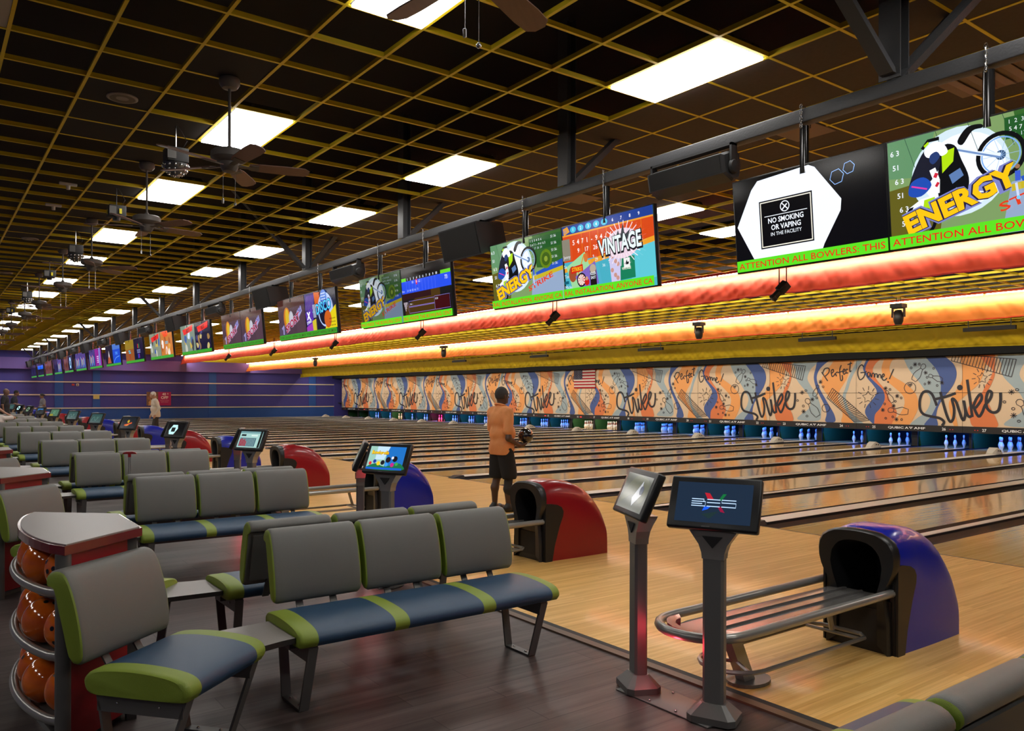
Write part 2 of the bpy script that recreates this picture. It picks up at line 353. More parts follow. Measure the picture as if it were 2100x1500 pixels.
# ---------------------------------------------------------------- lanes
def lanes():
    for k in range(-1,16):
        c=CL+PITCH*k
        for side in (1,-1):          # +y is the lower lane number
            n=32-2*k-(1 if side>0 else 0)-1+(0)
            n=(31-2*k) if side>0 else (32-2*k)
            n=n if n>0 else 1
            yc=c+side*(.14+.235+.527)
            b=MB(M_lane); b.box(8.334,27.9,yc-.527,yc+.527,-.05,0)
            vis='under the white number %s'%W(n) if 1<=n<=27 else 'at the right edge, counted as lane %s'%W(n)
            tag(b.build('bowling_lane'),'glossy maple bowling lane ending %s'%vis,'bowling lane','bowling lanes')
            for g in (-1,1):
                b=MB(M_gut); y0=g*(.5275+.1175); N=8
                pts=[(y0-.1170+.234*i/N, -.085*math.sin(PI*i/N)**.7) for i in range(N+1)]
                low=[(y,z-.012) for y,z in pts]
                b.loft([[(x,y,z) for y,z in pts]+[(x,y,z) for y,z in low[::-1]] for x in (8.35,27.9)][::-1]); o=b.build('gutter',loc=(0,yc,0))
                tag(o,'dark rounded gutter along the %s edge of bowling lane %s'%('left' if g>0 else 'right',W(n)),'gutter','lane gutters')
        t=thing('lane_divider','wide silver-topped divider running between lanes %s and %s'%(W(max(31-2*k,1)),W(32-2*k)),'lane divider',(0,c,0),group='wide lane dividers')
        b=MB([M_cap,M_capk]); 
        prof=[(-.125,.0),(-.12,.022),(-.09,.034),(.09,.034),(.12,.022),(.125,0)]
        b.prismx([(-.14,-.1),(.14,-.1),(.135,.034),(-.135,.034)],8.46,25.5,1); b.prismx([(-.13,.034),(.13,.034),(.12,.042),(-.12,.042)],8.46,25.5,0); b.build('cover',t)
        b=MB(M_capk); b.loft([[(8.22,-.10,.003),(8.22,.10,.003),(8.22,.08,.012),(8.22,-.08,.012)],[(8.34,-.14,.003),(8.34,.14,.003),(8.34,.11,.05),(8.34,-.11,.05)],[(8.46,-.14,.003),(8.46,.14,.003),(8.46,.10,.056),(8.46,-.10,.056)]],sm=False); b.build('end_cap',t)
        cb=c+PITCH/2; t=thing('lane_divider','narrow silver-topped divider between lanes %s and %s'%(W(max(30-2*k,1)),W(max(31-2*k,1))),'lane divider',(0,cb,0),group='narrow lane dividers')
        hw=PITCH/2-(.14+.47+1.054); b=MB([M_cap,M_capk]); b.prismx([(-hw,-.1),(hw,-.1),(hw,.03),(-hw,.03)],8.34,25.5,1); b.prismx([(-hw,.03),(hw,.03),(hw-.004,.038),(-hw+.004,.038)],8.36,25.5,0); b.build('cover',t)
lanes()
# ball hoods at the far end of the wide dividers
def make_hood():
    t=thing('lane_end_hood','x','hood',group='cream hoods at the far ends of the wide dividers')
    b=MB(M_cream); b.loft([[(0,-.10,.043),(0,.10,.043),(0,.07,.08),(0,-.07,.08)],[(.12,-.14,.043),(.12,.14,.043),(.12,.10,.17),(.12,-.10,.17)],[(.25,-.15,.043),(.25,.15,.043),(.25,.11,.22),(.25,-.11,.22)],[(.42,-.15,.043),(.42,.15,.043),(.42,.12,.15),(.42,-.12,.15)],[(.5,-.13,.043),(.5,.13,.043),(.5,.1,.12),(.5,-.1,.12)]],sm=False)
    b.build('shell',t); b=MB(M_blk)
    for x,z in ((.2,.14),(.31,.13)): b.lathe([(.0001,-.152),(.016,-.152),(.016,-.13),(.0001,-.13)],(x,0,z),10,ax='y')
    b.build('sight_holes',t); return t
h0=make_hood()
for k in range(0,16):
    o=h0 if k==0 else copy_tree(h0); o.location=(23.2,CL+PITCH*k,0)
    o['label']='small cream plastic hood on the divider between lanes %s and %s'%(W(max(31-2*k,1)),W(32-2*k))
# ---------------------------------------------------------------- masking units with the printed artwork
MO={'F':[('grey',[[1.02,2.86],[1.94,2.85],[1.68,2.56],[1.56,2.24],[1.72,1.94],[1.94,1.63],[2.08,1.25],[2.1,1.0],[1.99,0.74],[1.17,0.76],[1.34,0.98],[1.61,1.16],[1.68,1.42],[1.58,1.68],[1.39,1.89],[1.19,2.11],[1.07,2.33],[1.09,2.55]]),('blue',[[1.98,2.85],[1.89,2.62],[1.81,2.28],[1.89,1.93],[2.01,1.68],[2.2,1.34],[2.31,1.0],[2.27,0.72],[2.63,0.72],[2.61,0.96],[2.43,1.26],[2.24,1.55],[2.06,1.85],[1.94,2.15],[1.94,2.36],[2.05,2.57],[2.24,2.74],[2.42,2.88]]),('orange',[[2.69,2.89],[2.47,2.69],[2.19,2.36],[2.1,2.1],[2.19,1.85],[2.47,1.51],[2.74,1.26],[2.92,1.01],[2.88,0.71],[3.32,0.71],[3.1,1.02],[2.83,1.34],[2.74,1.59],[2.83,1.84],[3.05,2.17],[3.18,2.5],[3.34,2.89]]),('grey',[[3.51,2.9],[3.68,2.9],[3.38,2.46],[3.21,2.13],[3.12,1.84],[3.03,1.59],[3.14,1.18],[3.45,0.86],[3.68,0.68],[3.36,0.69],[3.1,1.02],[2.97,1.35],[2.92,1.64],[3.01,1.88],[3.14,2.26],[3.31,2.58]]),('rust',[[3.93,2.92],[3.79,2.69],[3.74,2.49],[3.87,2.28],[4.12,2.04],[4.33,1.84],[4.41,1.64],[4.39,1.44],[4.25,1.2],[4.08,1.0],[4.04,0.69],[4.61,0.68],[4.77,0.89],[4.81,1.13],[4.65,1.36],[4.55,1.56],[4.45,1.8],[4.2,2.08],[4.04,2.32],[4.0,2.52],[4.12,2.72],[4.33,2.91]]),('blue',[[3.83,2.92],[3.7,2.69],[3.66,2.53],[3.79,2.24],[4.0,2.0],[4.14,1.76],[4.0,1.52],[3.79,1.27],[3.73,1.07],[3.83,0.87],[4.0,0.7],[4.05,0.7],[4.08,1.0],[4.25,1.2],[4.39,1.44],[4.41,1.64],[4.33,1.84],[4.12,2.04],[3.87,2.28],[3.74,2.49],[3.79,2.69],[3.93,2.91]]),('orange',[[4.47,2.91],[4.33,2.67],[4.31,2.43],[4.45,2.15],[4.77,1.87],[5.01,1.64],[5.07,1.37],[4.93,1.05],[4.65,0.69],[5.17,0.68],[5.4,0.98],[5.51,1.29],[5.47,1.6],[5.32,1.83],[5.01,2.07],[4.69,2.27],[4.57,2.47],[4.61,2.7],[4.73,2.91]]),('grey',[[5.08,2.91],[5.12,2.65],[5.28,2.37],[5.51,2.1],[5.7,1.83],[5.88,1.56],[5.85,1.3],[5.7,1.07],[5.47,0.91],[5.26,0.68],[5.74,0.69],[5.96,1.0],[6.11,1.3],[6.18,1.6],[6.21,1.9],[6.18,2.2],[6.03,2.51],[5.88,2.74],[5.73,2.91]]),('blue',[[5.73,2.91],[6.03,2.51],[6.18,2.2],[6.21,1.9],[6.18,1.6],[6.07,1.3],[5.92,1.0],[5.7,0.69],[6.11,0.68],[6.07,1.0],[6.14,1.3],[6.32,1.6],[6.57,1.94],[6.68,2.27],[6.61,2.57],[6.43,2.76],[6.21,2.91]]),('orange',[[6.82,2.9],[6.83,2.56],[6.85,2.19],[6.78,1.97],[6.54,1.6],[6.45,1.38],[6.5,1.08],[6.61,0.69],[6.72,0.7],[6.64,1.09],[6.68,1.38],[6.99,1.68],[7.3,1.97],[7.43,2.25],[7.5,2.54],[7.4,2.9]]),('rust',[[7.31,2.91],[7.53,2.57],[7.7,2.39],[7.63,2.14],[7.5,1.93],[7.4,1.71],[7.16,1.46],[7.01,1.24],[7.06,0.95],[7.2,0.69],[7.81,0.7],[7.81,0.93],[7.67,1.21],[7.57,1.46],[7.53,1.68],[7.66,1.96],[7.76,2.25],[7.76,2.53],[7.73,2.9]])],'B':[[[6.09,1.32],[6.03,1.49],[5.94,1.68],[5.81,1.77],[5.66,1.73],[5.57,1.52],[5.57,1.22],[5.68,1.05],[5.92,0.98],[6.18,0.93],[6.31,0.82],[6.25,0.7]],[[6.2,1.75],[6.29,1.38],[6.4,1.01],[6.5,0.83],[6.59,0.94],[6.61,1.23],[6.55,1.53],[6.66,1.46],[6.75,1.2],[6.84,0.94],[6.9,0.91],[6.94,1.13],[6.89,1.49],[6.95,1.18],[7.04,1.0],[7.13,1.03]],[[5.98,1.51],[6.32,1.59],[6.66,1.71]],[[6.99,2.12],[7.04,1.75],[7.1,1.31],[7.14,0.99]],[[7.14,1.24],[7.25,1.53],[7.37,1.68],[7.4,1.53],[7.26,1.3],[7.2,1.24],[7.32,1.01],[7.42,1.14],[7.5,1.35],[7.63,1.53],[7.68,1.71],[7.6,1.77],[7.53,1.57],[7.55,1.28],[7.7,1.14],[7.86,1.2],[7.92,1.46],[7.92,1.73]]],'T':[[[2.12,2.46],[2.36,2.14]],[[2.15,2.38],[2.24,2.57],[2.4,2.58],[2.4,2.44],[2.26,2.31]],[[2.49,2.39],[2.58,2.47],[2.56,2.54],[2.49,2.48],[2.52,2.31],[2.58,2.31],[2.65,2.41]],[[2.65,2.41],[2.69,2.3]],[[2.66,2.42],[2.74,2.45]],[[2.87,2.68],[2.81,2.51],[2.85,2.16],[2.92,2.2],[2.9,2.34]],[[2.74,2.42],[2.92,2.47]],[[2.94,2.42],[3.01,2.51],[2.96,2.54],[2.93,2.45],[2.97,2.36],[3.03,2.41]],[[3.12,2.52],[3.06,2.53],[3.05,2.41],[3.12,2.41]],[[3.21,2.79],[3.18,2.46],[3.24,2.48]],[[3.1,2.69],[3.27,2.74]],[[3.68,2.59],[3.62,2.67],[3.51,2.58],[3.47,2.37],[3.55,2.17],[3.68,2.25],[3.72,2.4],[3.57,2.4]],[[3.72,2.4],[3.79,2.45]],[[3.89,2.41],[3.82,2.39],[3.83,2.25],[3.9,2.3],[3.91,2.4],[3.95,2.24]],[[3.96,2.24],[3.99,2.37],[4.05,2.36],[4.06,2.24],[4.09,2.35],[4.15,2.34],[4.16,2.22]],[[4.18,2.22],[4.21,2.32],[4.27,2.32],[4.29,2.2]],[[4.32,2.23],[4.4,2.29],[4.37,2.35],[4.32,2.27],[4.35,2.15],[4.43,2.15],[4.49,2.21]],[[4.71,2.5],[4.57,2.17]]],'H':[[[6.59,2.92],[8.34,2.69]],[[8.34,2.69],[8.21,2.18]],[[8.21,2.18],[6.52,2.71]],[[6.52,2.71],[6.59,2.92]],[[6.68,2.91],[6.61,2.68]],[[6.77,2.89],[6.69,2.65]],[[6.86,2.88],[6.78,2.62]],[[6.95,2.87],[6.87,2.6]],[[7.04,2.86],[6.96,2.57]],[[7.13,2.85],[7.04,2.54]],[[7.22,2.84],[7.13,2.52]],[[7.31,2.82],[7.22,2.49]],[[7.4,2.81],[7.3,2.46]],[[7.49,2.8],[7.39,2.44]],[[7.58,2.79],[7.47,2.41]],[[7.66,2.78],[7.55,2.38]],[[7.75,2.77],[7.64,2.36]],[[7.83,2.76],[7.72,2.33]],[[7.92,2.74],[7.8,2.31]],[[8.0,2.73],[7.88,2.28]],[[8.09,2.72],[7.96,2.26]],[[8.17,2.71],[8.05,2.23]],[[8.25,2.7],[8.13,2.21]],[[2.54,1.89],[3.88,0.81]],[[3.88,0.81],[3.36,0.73]],[[3.36,0.73],[2.33,1.55]],[[2.33,1.55],[2.54,1.89]],[[2.6,1.84],[2.38,1.51]],[[2.67,1.79],[2.43,1.47]],[[2.73,1.74],[2.48,1.44]],[[2.79,1.68],[2.53,1.4]],[[2.85,1.63],[2.57,1.36]],[[2.92,1.58],[2.62,1.32]],[[2.98,1.54],[2.67,1.28]],[[3.04,1.49],[2.72,1.24]],[[3.1,1.44],[2.76,1.21]],[[3.16,1.39],[2.81,1.17]],[[3.22,1.34],[2.86,1.13]],[[3.29,1.29],[2.9,1.09]],[[3.35,1.24],[2.95,1.06]],[[3.41,1.19],[3.0,1.02]],[[3.47,1.14],[3.04,0.98]],[[3.53,1.09],[3.09,0.95]],[[3.59,1.05],[3.13,0.91]],[[3.65,1.0],[3.18,0.87]],[[3.71,0.95],[3.23,0.84]],[[3.77,0.9],[3.27,0.8]],[[3.82,0.86],[3.32,0.76]],[[7.41,2.33],[7.46,2.23],[7.56,2.21],[7.49,2.13],[7.51,2.03],[7.41,2.07],[7.32,2.03],[7.34,2.14],[7.27,2.22],[7.37,2.24],[7.41,2.33]],[[7.6,2.12],[7.69,2.1]],[[7.55,2.02],[7.62,1.95]],[[7.46,1.97],[7.48,1.86]],[[7.35,1.97],[7.32,1.87]],[[7.26,2.04],[7.18,1.98]],[[7.23,2.15],[7.12,2.14]],[[7.25,2.26],[7.16,2.31]],[[7.32,2.34],[7.27,2.44]],[[7.42,2.37],[7.43,2.47]],[[7.52,2.33],[7.58,2.41]],[[7.59,2.23],[7.68,2.27]],[[3.84,1.78],[3.91,1.67],[4.04,1.64],[3.95,1.54],[3.96,1.42],[3.84,1.47],[3.72,1.41],[3.73,1.54],[3.64,1.64],[3.77,1.67],[3.84,1.78]],[[4.08,1.53],[4.21,1.5]],[[4.02,1.41],[4.11,1.32]],[[3.9,1.34],[3.93,1.22]],[[3.75,1.35],[3.71,1.22]],[[3.64,1.43],[3.53,1.35]],[[3.59,1.55],[3.45,1.54]],[[3.61,1.69],[3.49,1.75]],[[3.71,1.79],[3.65,1.9]],[[3.85,1.82],[3.86,1.95]],[[3.99,1.77],[4.06,1.88]],[[4.07,1.66],[4.2,1.71]],[[5.72,2.63],[5.75,2.57],[5.73,2.51],[5.67,2.47],[5.64,2.44],[5.6,2.29],[5.56,2.2],[5.48,2.12],[5.42,2.08],[5.3,2.16],[5.32,2.24],[5.37,2.34],[5.44,2.41],[5.57,2.49],[5.59,2.53],[5.6,2.6],[5.66,2.64],[5.72,2.63]],[[5.58,2.51],[5.65,2.46]],[[5.84,2.28],[5.87,2.31],[5.92,2.3],[5.96,2.27],[5.98,2.25],[6.09,2.25],[6.16,2.24],[6.23,2.2],[6.27,2.16],[6.24,2.07],[6.18,2.07],[6.1,2.08],[6.05,2.12],[5.96,2.19],[5.93,2.2],[5.88,2.2],[5.84,2.23],[5.84,2.28]],[[5.95,2.2],[5.97,2.26]],[[1.51,1.52],[1.59,1.53],[1.66,1.49],[1.68,1.4],[1.71,1.35],[1.88,1.25],[1.97,1.18],[2.03,1.05],[2.06,0.96],[1.91,0.86],[1.83,0.92],[1.72,1.01],[1.67,1.11],[1.62,1.29],[1.58,1.33],[1.49,1.38],[1.47,1.46],[1.51,1.52]],[[1.6,1.32],[1.69,1.38]],[[4.52,1.16],[4.55,1.22],[4.62,1.24],[4.7,1.21],[4.74,1.2],[4.9,1.24],[5.0,1.26],[5.12,1.22],[5.2,1.19],[5.18,1.04],[5.1,1.02],[4.98,1.01],[4.88,1.03],[4.73,1.1],[4.69,1.1],[4.61,1.08],[4.54,1.1],[4.52,1.16]],[[4.71,1.1],[4.72,1.2]],[[4.46,1.79],[4.5,1.8],[4.54,1.77],[4.55,1.72],[4.56,1.69],[4.64,1.62],[4.69,1.57],[4.71,1.5],[4.72,1.44],[4.64,1.39],[4.6,1.43],[4.54,1.49],[4.52,1.55],[4.5,1.66],[4.49,1.68],[4.45,1.72],[4.43,1.76],[4.46,1.79]],[[4.5,1.67],[4.55,1.7]],[[1.98,2.01],[2.02,1.98],[2.02,1.93],[1.98,1.89],[1.96,1.87],[1.97,1.76],[1.96,1.7],[1.91,1.63],[1.87,1.59],[1.78,1.62],[1.78,1.68],[1.79,1.75],[1.83,1.81],[1.9,1.89],[1.91,1.92],[1.91,1.97],[1.94,2.0],[1.98,2.01]],[[1.91,1.9],[1.97,1.88]],[[5.43,1.88],[5.42,1.81],[5.38,1.75],[5.32,1.71],[5.25,1.69],[5.18,1.71],[5.12,1.75],[5.08,1.81],[5.06,1.88],[5.08,1.95],[5.12,2.01],[5.18,2.05],[5.25,2.06],[5.32,2.05],[5.38,2.01],[5.42,1.95],[5.43,1.88]],[[2.44,1.19],[2.42,1.14],[2.39,1.1],[2.35,1.07],[2.29,1.06],[2.23,1.06],[2.18,1.09],[2.15,1.14],[2.14,1.19],[2.15,1.24],[2.18,1.29],[2.23,1.32],[2.29,1.33],[2.35,1.32],[2.39,1.29],[2.42,1.24],[2.44,1.19]],[[5.24,1.99],[5.23,1.98],[5.23,1.97],[5.22,1.96],[5.21,1.96],[5.2,1.96],[5.19,1.97],[5.18,1.98],[5.18,1.99],[5.18,2.0],[5.19,2.01],[5.2,2.01],[5.21,2.01],[5.22,2.01],[5.23,2.01],[5.23,2.0],[5.24,1.99]],[[5.31,1.99],[5.31,1.98],[5.31,1.97],[5.3,1.97],[5.29,1.97],[5.28,1.97],[5.27,1.98],[5.26,1.98],[5.26,1.99],[5.26,2.0],[5.27,2.01],[5.28,2.02],[5.29,2.02],[5.3,2.02],[5.31,2.01],[5.31,2.0],[5.31,1.99]],[[5.28,1.94],[5.27,1.93],[5.27,1.92],[5.26,1.92],[5.25,1.91],[5.24,1.92],[5.23,1.92],[5.22,1.93],[5.22,1.94],[5.22,1.95],[5.23,1.96],[5.24,1.97],[5.25,1.97],[5.26,1.97],[5.27,1.96],[5.27,1.95],[5.28,1.94]],[[5.57,2.63],[5.57,2.62],[5.57,2.61],[5.56,2.61],[5.54,2.6],[5.53,2.61],[5.52,2.61],[5.52,2.62],[5.51,2.64],[5.52,2.65],[5.52,2.66],[5.53,2.66],[5.54,2.67],[5.56,2.66],[5.57,2.66],[5.57,2.65],[5.57,2.63]],[[5.32,2.52],[5.31,2.51],[5.31,2.5],[5.3,2.49],[5.29,2.49],[5.27,2.49],[5.26,2.5],[5.26,2.51],[5.25,2.52],[5.26,2.53],[5.26,2.54],[5.27,2.55],[5.29,2.55],[5.3,2.55],[5.31,2.54],[5.31,2.53],[5.32,2.52]],[[6.02,2.49],[6.02,2.48],[6.01,2.47],[6.0,2.46],[5.99,2.46],[5.98,2.46],[5.97,2.47],[5.97,2.48],[5.96,2.49],[5.97,2.5],[5.97,2.51],[5.98,2.52],[5.99,2.52],[6.0,2.52],[6.01,2.51],[6.02,2.5],[6.02,2.49]],[[5.82,2.21],[5.82,2.2],[5.81,2.19],[5.8,2.18],[5.79,2.18],[5.78,2.18],[5.77,2.19],[5.76,2.2],[5.76,2.21],[5.76,2.22],[5.77,2.23],[5.78,2.24],[5.79,2.24],[5.8,2.24],[5.81,2.23],[5.82,2.22],[5.82,2.21]],[[5.75,2.0],[5.75,1.99],[5.74,1.98],[5.73,1.97],[5.72,1.97],[5.71,1.97],[5.7,1.98],[5.7,1.99],[5.69,2.0],[5.7,2.01],[5.7,2.02],[5.71,2.03],[5.72,2.03],[5.73,2.03],[5.74,2.02],[5.75,2.01],[5.75,2.0]],[[6.13,1.95],[6.13,1.94],[6.12,1.93],[6.12,1.92],[6.1,1.92],[6.09,1.92],[6.08,1.93],[6.08,1.94],[6.07,1.95],[6.08,1.96],[6.08,1.97],[6.09,1.98],[6.1,1.98],[6.11,1.98],[6.12,1.97],[6.13,1.96],[6.13,1.95]],[[2.22,1.94],[2.21,1.93],[2.21,1.92],[2.19,1.91],[2.18,1.91],[2.17,1.91],[2.15,1.92],[2.15,1.93],[2.14,1.94],[2.15,1.95],[2.15,1.96],[2.17,1.97],[2.18,1.97],[2.19,1.97],[2.21,1.96],[2.21,1.95],[2.22,1.94]],[[1.2,1.45],[1.2,1.44],[1.19,1.43],[1.18,1.42],[1.16,1.42],[1.15,1.42],[1.14,1.43],[1.13,1.44],[1.12,1.45],[1.13,1.46],[1.14,1.47],[1.15,1.48],[1.16,1.49],[1.18,1.48],[1.19,1.48],[1.2,1.46],[1.2,1.45]],[[1.44,1.26],[1.44,1.24],[1.43,1.23],[1.41,1.22],[1.4,1.22],[1.38,1.22],[1.37,1.23],[1.36,1.24],[1.36,1.26],[1.36,1.27],[1.37,1.28],[1.38,1.29],[1.4,1.29],[1.41,1.29],[1.43,1.28],[1.44,1.27],[1.44,1.26]],[[1.59,0.9],[1.59,0.89],[1.58,0.88],[1.56,0.87],[1.55,0.86],[1.54,0.87],[1.52,0.87],[1.51,0.89],[1.51,0.9],[1.51,0.91],[1.52,0.92],[1.54,0.93],[1.55,0.93],[1.56,0.93],[1.58,0.92],[1.59,0.91],[1.59,0.9]],[[1.54,1.81],[1.54,1.79],[1.53,1.78],[1.51,1.78],[1.5,1.77],[1.48,1.78],[1.47,1.78],[1.46,1.79],[1.46,1.81],[1.46,1.82],[1.47,1.83],[1.48,1.84],[1.5,1.84],[1.51,1.84],[1.53,1.83],[1.54,1.82],[1.54,1.81]],[[1.98,1.55],[1.97,1.54],[1.97,1.53],[1.95,1.52],[1.94,1.52],[1.92,1.52],[1.91,1.52],[1.9,1.54],[1.9,1.55],[1.9,1.56],[1.91,1.57],[1.92,1.58],[1.94,1.58],[1.95,1.58],[1.97,1.57],[1.97,1.56],[1.98,1.55]],[[4.62,1.84],[4.62,1.82],[4.61,1.81],[4.6,1.81],[4.59,1.8],[4.58,1.81],[4.57,1.81],[4.56,1.82],[4.56,1.84],[4.56,1.85],[4.57,1.86],[4.58,1.86],[4.59,1.87],[4.6,1.86],[4.61,1.86],[4.62,1.85],[4.62,1.84]],[[4.99,1.56],[4.99,1.55],[4.98,1.54],[4.97,1.53],[4.96,1.53],[4.95,1.53],[4.94,1.54],[4.93,1.55],[4.93,1.56],[4.93,1.57],[4.94,1.58],[4.95,1.59],[4.96,1.59],[4.97,1.59],[4.98,1.58],[4.99,1.57],[4.99,1.56]],[[4.8,1.45],[4.8,1.44],[4.79,1.43],[4.78,1.42],[4.77,1.42],[4.76,1.42],[4.75,1.43],[4.74,1.44],[4.74,1.45],[4.74,1.46],[4.75,1.47],[4.76,1.48],[4.77,1.48],[4.78,1.48],[4.79,1.47],[4.8,1.46],[4.8,1.45]],[[4.44,1.36],[4.44,1.35],[4.43,1.34],[4.42,1.33],[4.41,1.33],[4.4,1.33],[4.39,1.34],[4.38,1.35],[4.38,1.36],[4.38,1.37],[4.39,1.38],[4.4,1.39],[4.41,1.39],[4.42,1.39],[4.43,1.38],[4.44,1.37],[4.44,1.36]],[[4.48,0.89],[4.48,0.88],[4.47,0.87],[4.46,0.86],[4.45,0.86],[4.44,0.86],[4.43,0.87],[4.42,0.88],[4.42,0.89],[4.42,0.9],[4.43,0.91],[4.44,0.92],[4.45,0.92],[4.46,0.92],[4.47,0.91],[4.48,0.9],[4.48,0.89]],[[4.72,0.94],[4.71,0.93],[4.71,0.92],[4.7,0.91],[4.69,0.91],[4.67,0.91],[4.66,0.92],[4.66,0.93],[4.65,0.94],[4.66,0.95],[4.66,0.96],[4.67,0.97],[4.69,0.97],[4.7,0.97],[4.71,0.96],[4.71,0.95],[4.72,0.94]],[[5.01,0.86],[5.01,0.85],[5.0,0.84],[4.99,0.83],[4.98,0.83],[4.97,0.83],[4.96,0.83],[4.95,0.84],[4.95,0.86],[4.95,0.87],[4.96,0.88],[4.97,0.89],[4.98,0.89],[4.99,0.89],[5.0,0.88],[5.01,0.87],[5.01,0.86]],[[5.48,2.63],[5.34,2.63]],[[5.46,2.58],[5.36,2.68]],[[5.41,2.56],[5.41,2.7]],[[5.36,2.58],[5.46,2.68]],[[5.81,2.35],[5.68,2.36]],[[5.79,2.31],[5.7,2.4]],[[5.74,2.29],[5.74,2.42]],[[5.7,2.31],[5.79,2.4]],[[5.92,2.04],[5.79,2.04]],[[5.9,1.99],[5.81,2.09]],[[5.85,1.97],[5.85,2.11]],[[5.81,1.99],[5.9,2.09]],[[6.31,2.03],[6.18,2.03]],[[6.3,1.98],[6.2,2.08]],[[6.25,1.97],[6.25,2.1]],[[6.2,1.99],[6.29,2.08]],[[2.17,2.11],[2.0,2.11]],[[2.14,2.06],[2.02,2.17]],[[2.08,2.04],[2.08,2.19]],[[2.02,2.06],[2.14,2.17]],[[1.84,1.49],[1.67,1.49]],[[1.82,1.44],[1.7,1.55]],[[1.76,1.42],[1.76,1.57]],[[1.7,1.44],[1.82,1.55]],[[1.44,1.74],[1.26,1.74]],[[1.41,1.69],[1.29,1.8]],[[1.35,1.66],[1.35,1.82]],[[1.29,1.69],[1.41,1.8]],[[1.5,1.06],[1.32,1.06]],[[1.47,1.01],[1.35,1.12]],[[1.41,0.98],[1.41,1.14]],[[1.35,1.0],[1.47,1.12]],[[4.51,1.87],[4.36,1.87]],[[4.49,1.82],[4.39,1.92]],[[4.44,1.8],[4.44,1.94]],[[4.39,1.82],[4.49,1.92]],[[4.9,1.62],[4.76,1.62]],[[4.88,1.57],[4.78,1.67]],[[4.83,1.55],[4.83,1.69]],[[4.78,1.57],[4.88,1.67]],[[4.78,1.3],[4.64,1.29]],[[4.76,1.25],[4.66,1.35]],[[4.71,1.22],[4.71,1.37]],[[4.66,1.24],[4.76,1.35]],[[4.42,1.16],[4.28,1.16]],[[4.4,1.11],[4.3,1.21]],[[4.35,1.09],[4.35,1.23]],[[4.3,1.11],[4.4,1.21]],[[4.88,0.86],[4.74,0.86]],[[4.86,0.81],[4.76,0.91]],[[4.81,0.79],[4.81,0.93]],[[4.76,0.81],[4.86,0.91]]],'D':[[6.78,1.88,0.072],[4.53,2.08,0.024]]}
PT=ink(217,190,158,.7); PCOL=dict(grey=ink(156,172,178,.7),blue=ink(72,92,148,.7),orange=ink(232,158,92,.7),rust=ink(218,122,74,.7)); PK=ink(38,36,44,.6); PH=ink(60,54,58,.6)
def motif_art(shift):
    a=Art((0,0,0),(1,0,0),(0,1,0),.001)
    a.rect(-.001,.69,6.861,2.85,PT)
    for sh in (0,-6.86,6.86):
        for q,(c,P) in enumerate(MO['F']): a.l=2+q; a.poly(catmull([(x+sh,z) for x,z in P],True,4),PCOL[c],False)
    lv=14
    for sh in (0,-6.86,6.86):
        a.l=lv
        for i,P in enumerate(MO['H']): a.l=lv+1; a.line([(x+sh,z) for x,z in P],.020,PH,False)
        a.l=lv+2
        for P in MO['T']: a.line(catmull([(x+sh,z) for x,z in P],False,4) if len(P)>2 else [(x+sh,z) for x,z in P],.036,PK,False)
        a.l=lv+3
        for P in MO['B']: a.line(catmull([(x+sh,z) for x,z in P],False,5),.082,PK,False)
        for x,z,r in MO['D']: a.circ(x+sh,z,r*1.2,PK,12)
    return a
_ma=motif_art(0)
def _fix(a):   # give every colour layer its own height so overlaps never tie
    return a
halves=[]
for h in (0,1):
    o=_ma.build('print'); bm=bmesh.new(); bm.from_mesh(o.data)
    for co,no in (((h*3.43,0,0),(-1,0,0)),((h*3.43+3.43,0,0),(1,0,0)),((0,.695,0),(0,-1,0)),((0,2.845,0),(0,1,0))):
        bmesh.ops.bisect_plane(bm,geom=bm.verts[:]+bm.edges[:]+bm.faces[:],plane_co=co,plane_no=no,clear_outer=True)
    for v in bm.verts: v.co=Vector((-v.co.z,-(v.co.x-h*3.43),v.co.y))     # motif x -> -Y, motif y -> Z, layer -> towards the room
    bm.to_mesh(o.data); bm.free(); halves.append(o.data); bpy.data.objects.remove(o)
PW=ink(235,235,235,.5); PR=mat('dim_red_lamp',(.3,.02,.02),.5,emit=(1,.03,.03),es=.5); PB=ink(30,26,28,.5)
PRL=mat('lit_red_lamp',(.5,.02,.02),.5,emit=(1,.03,.03),es=3)
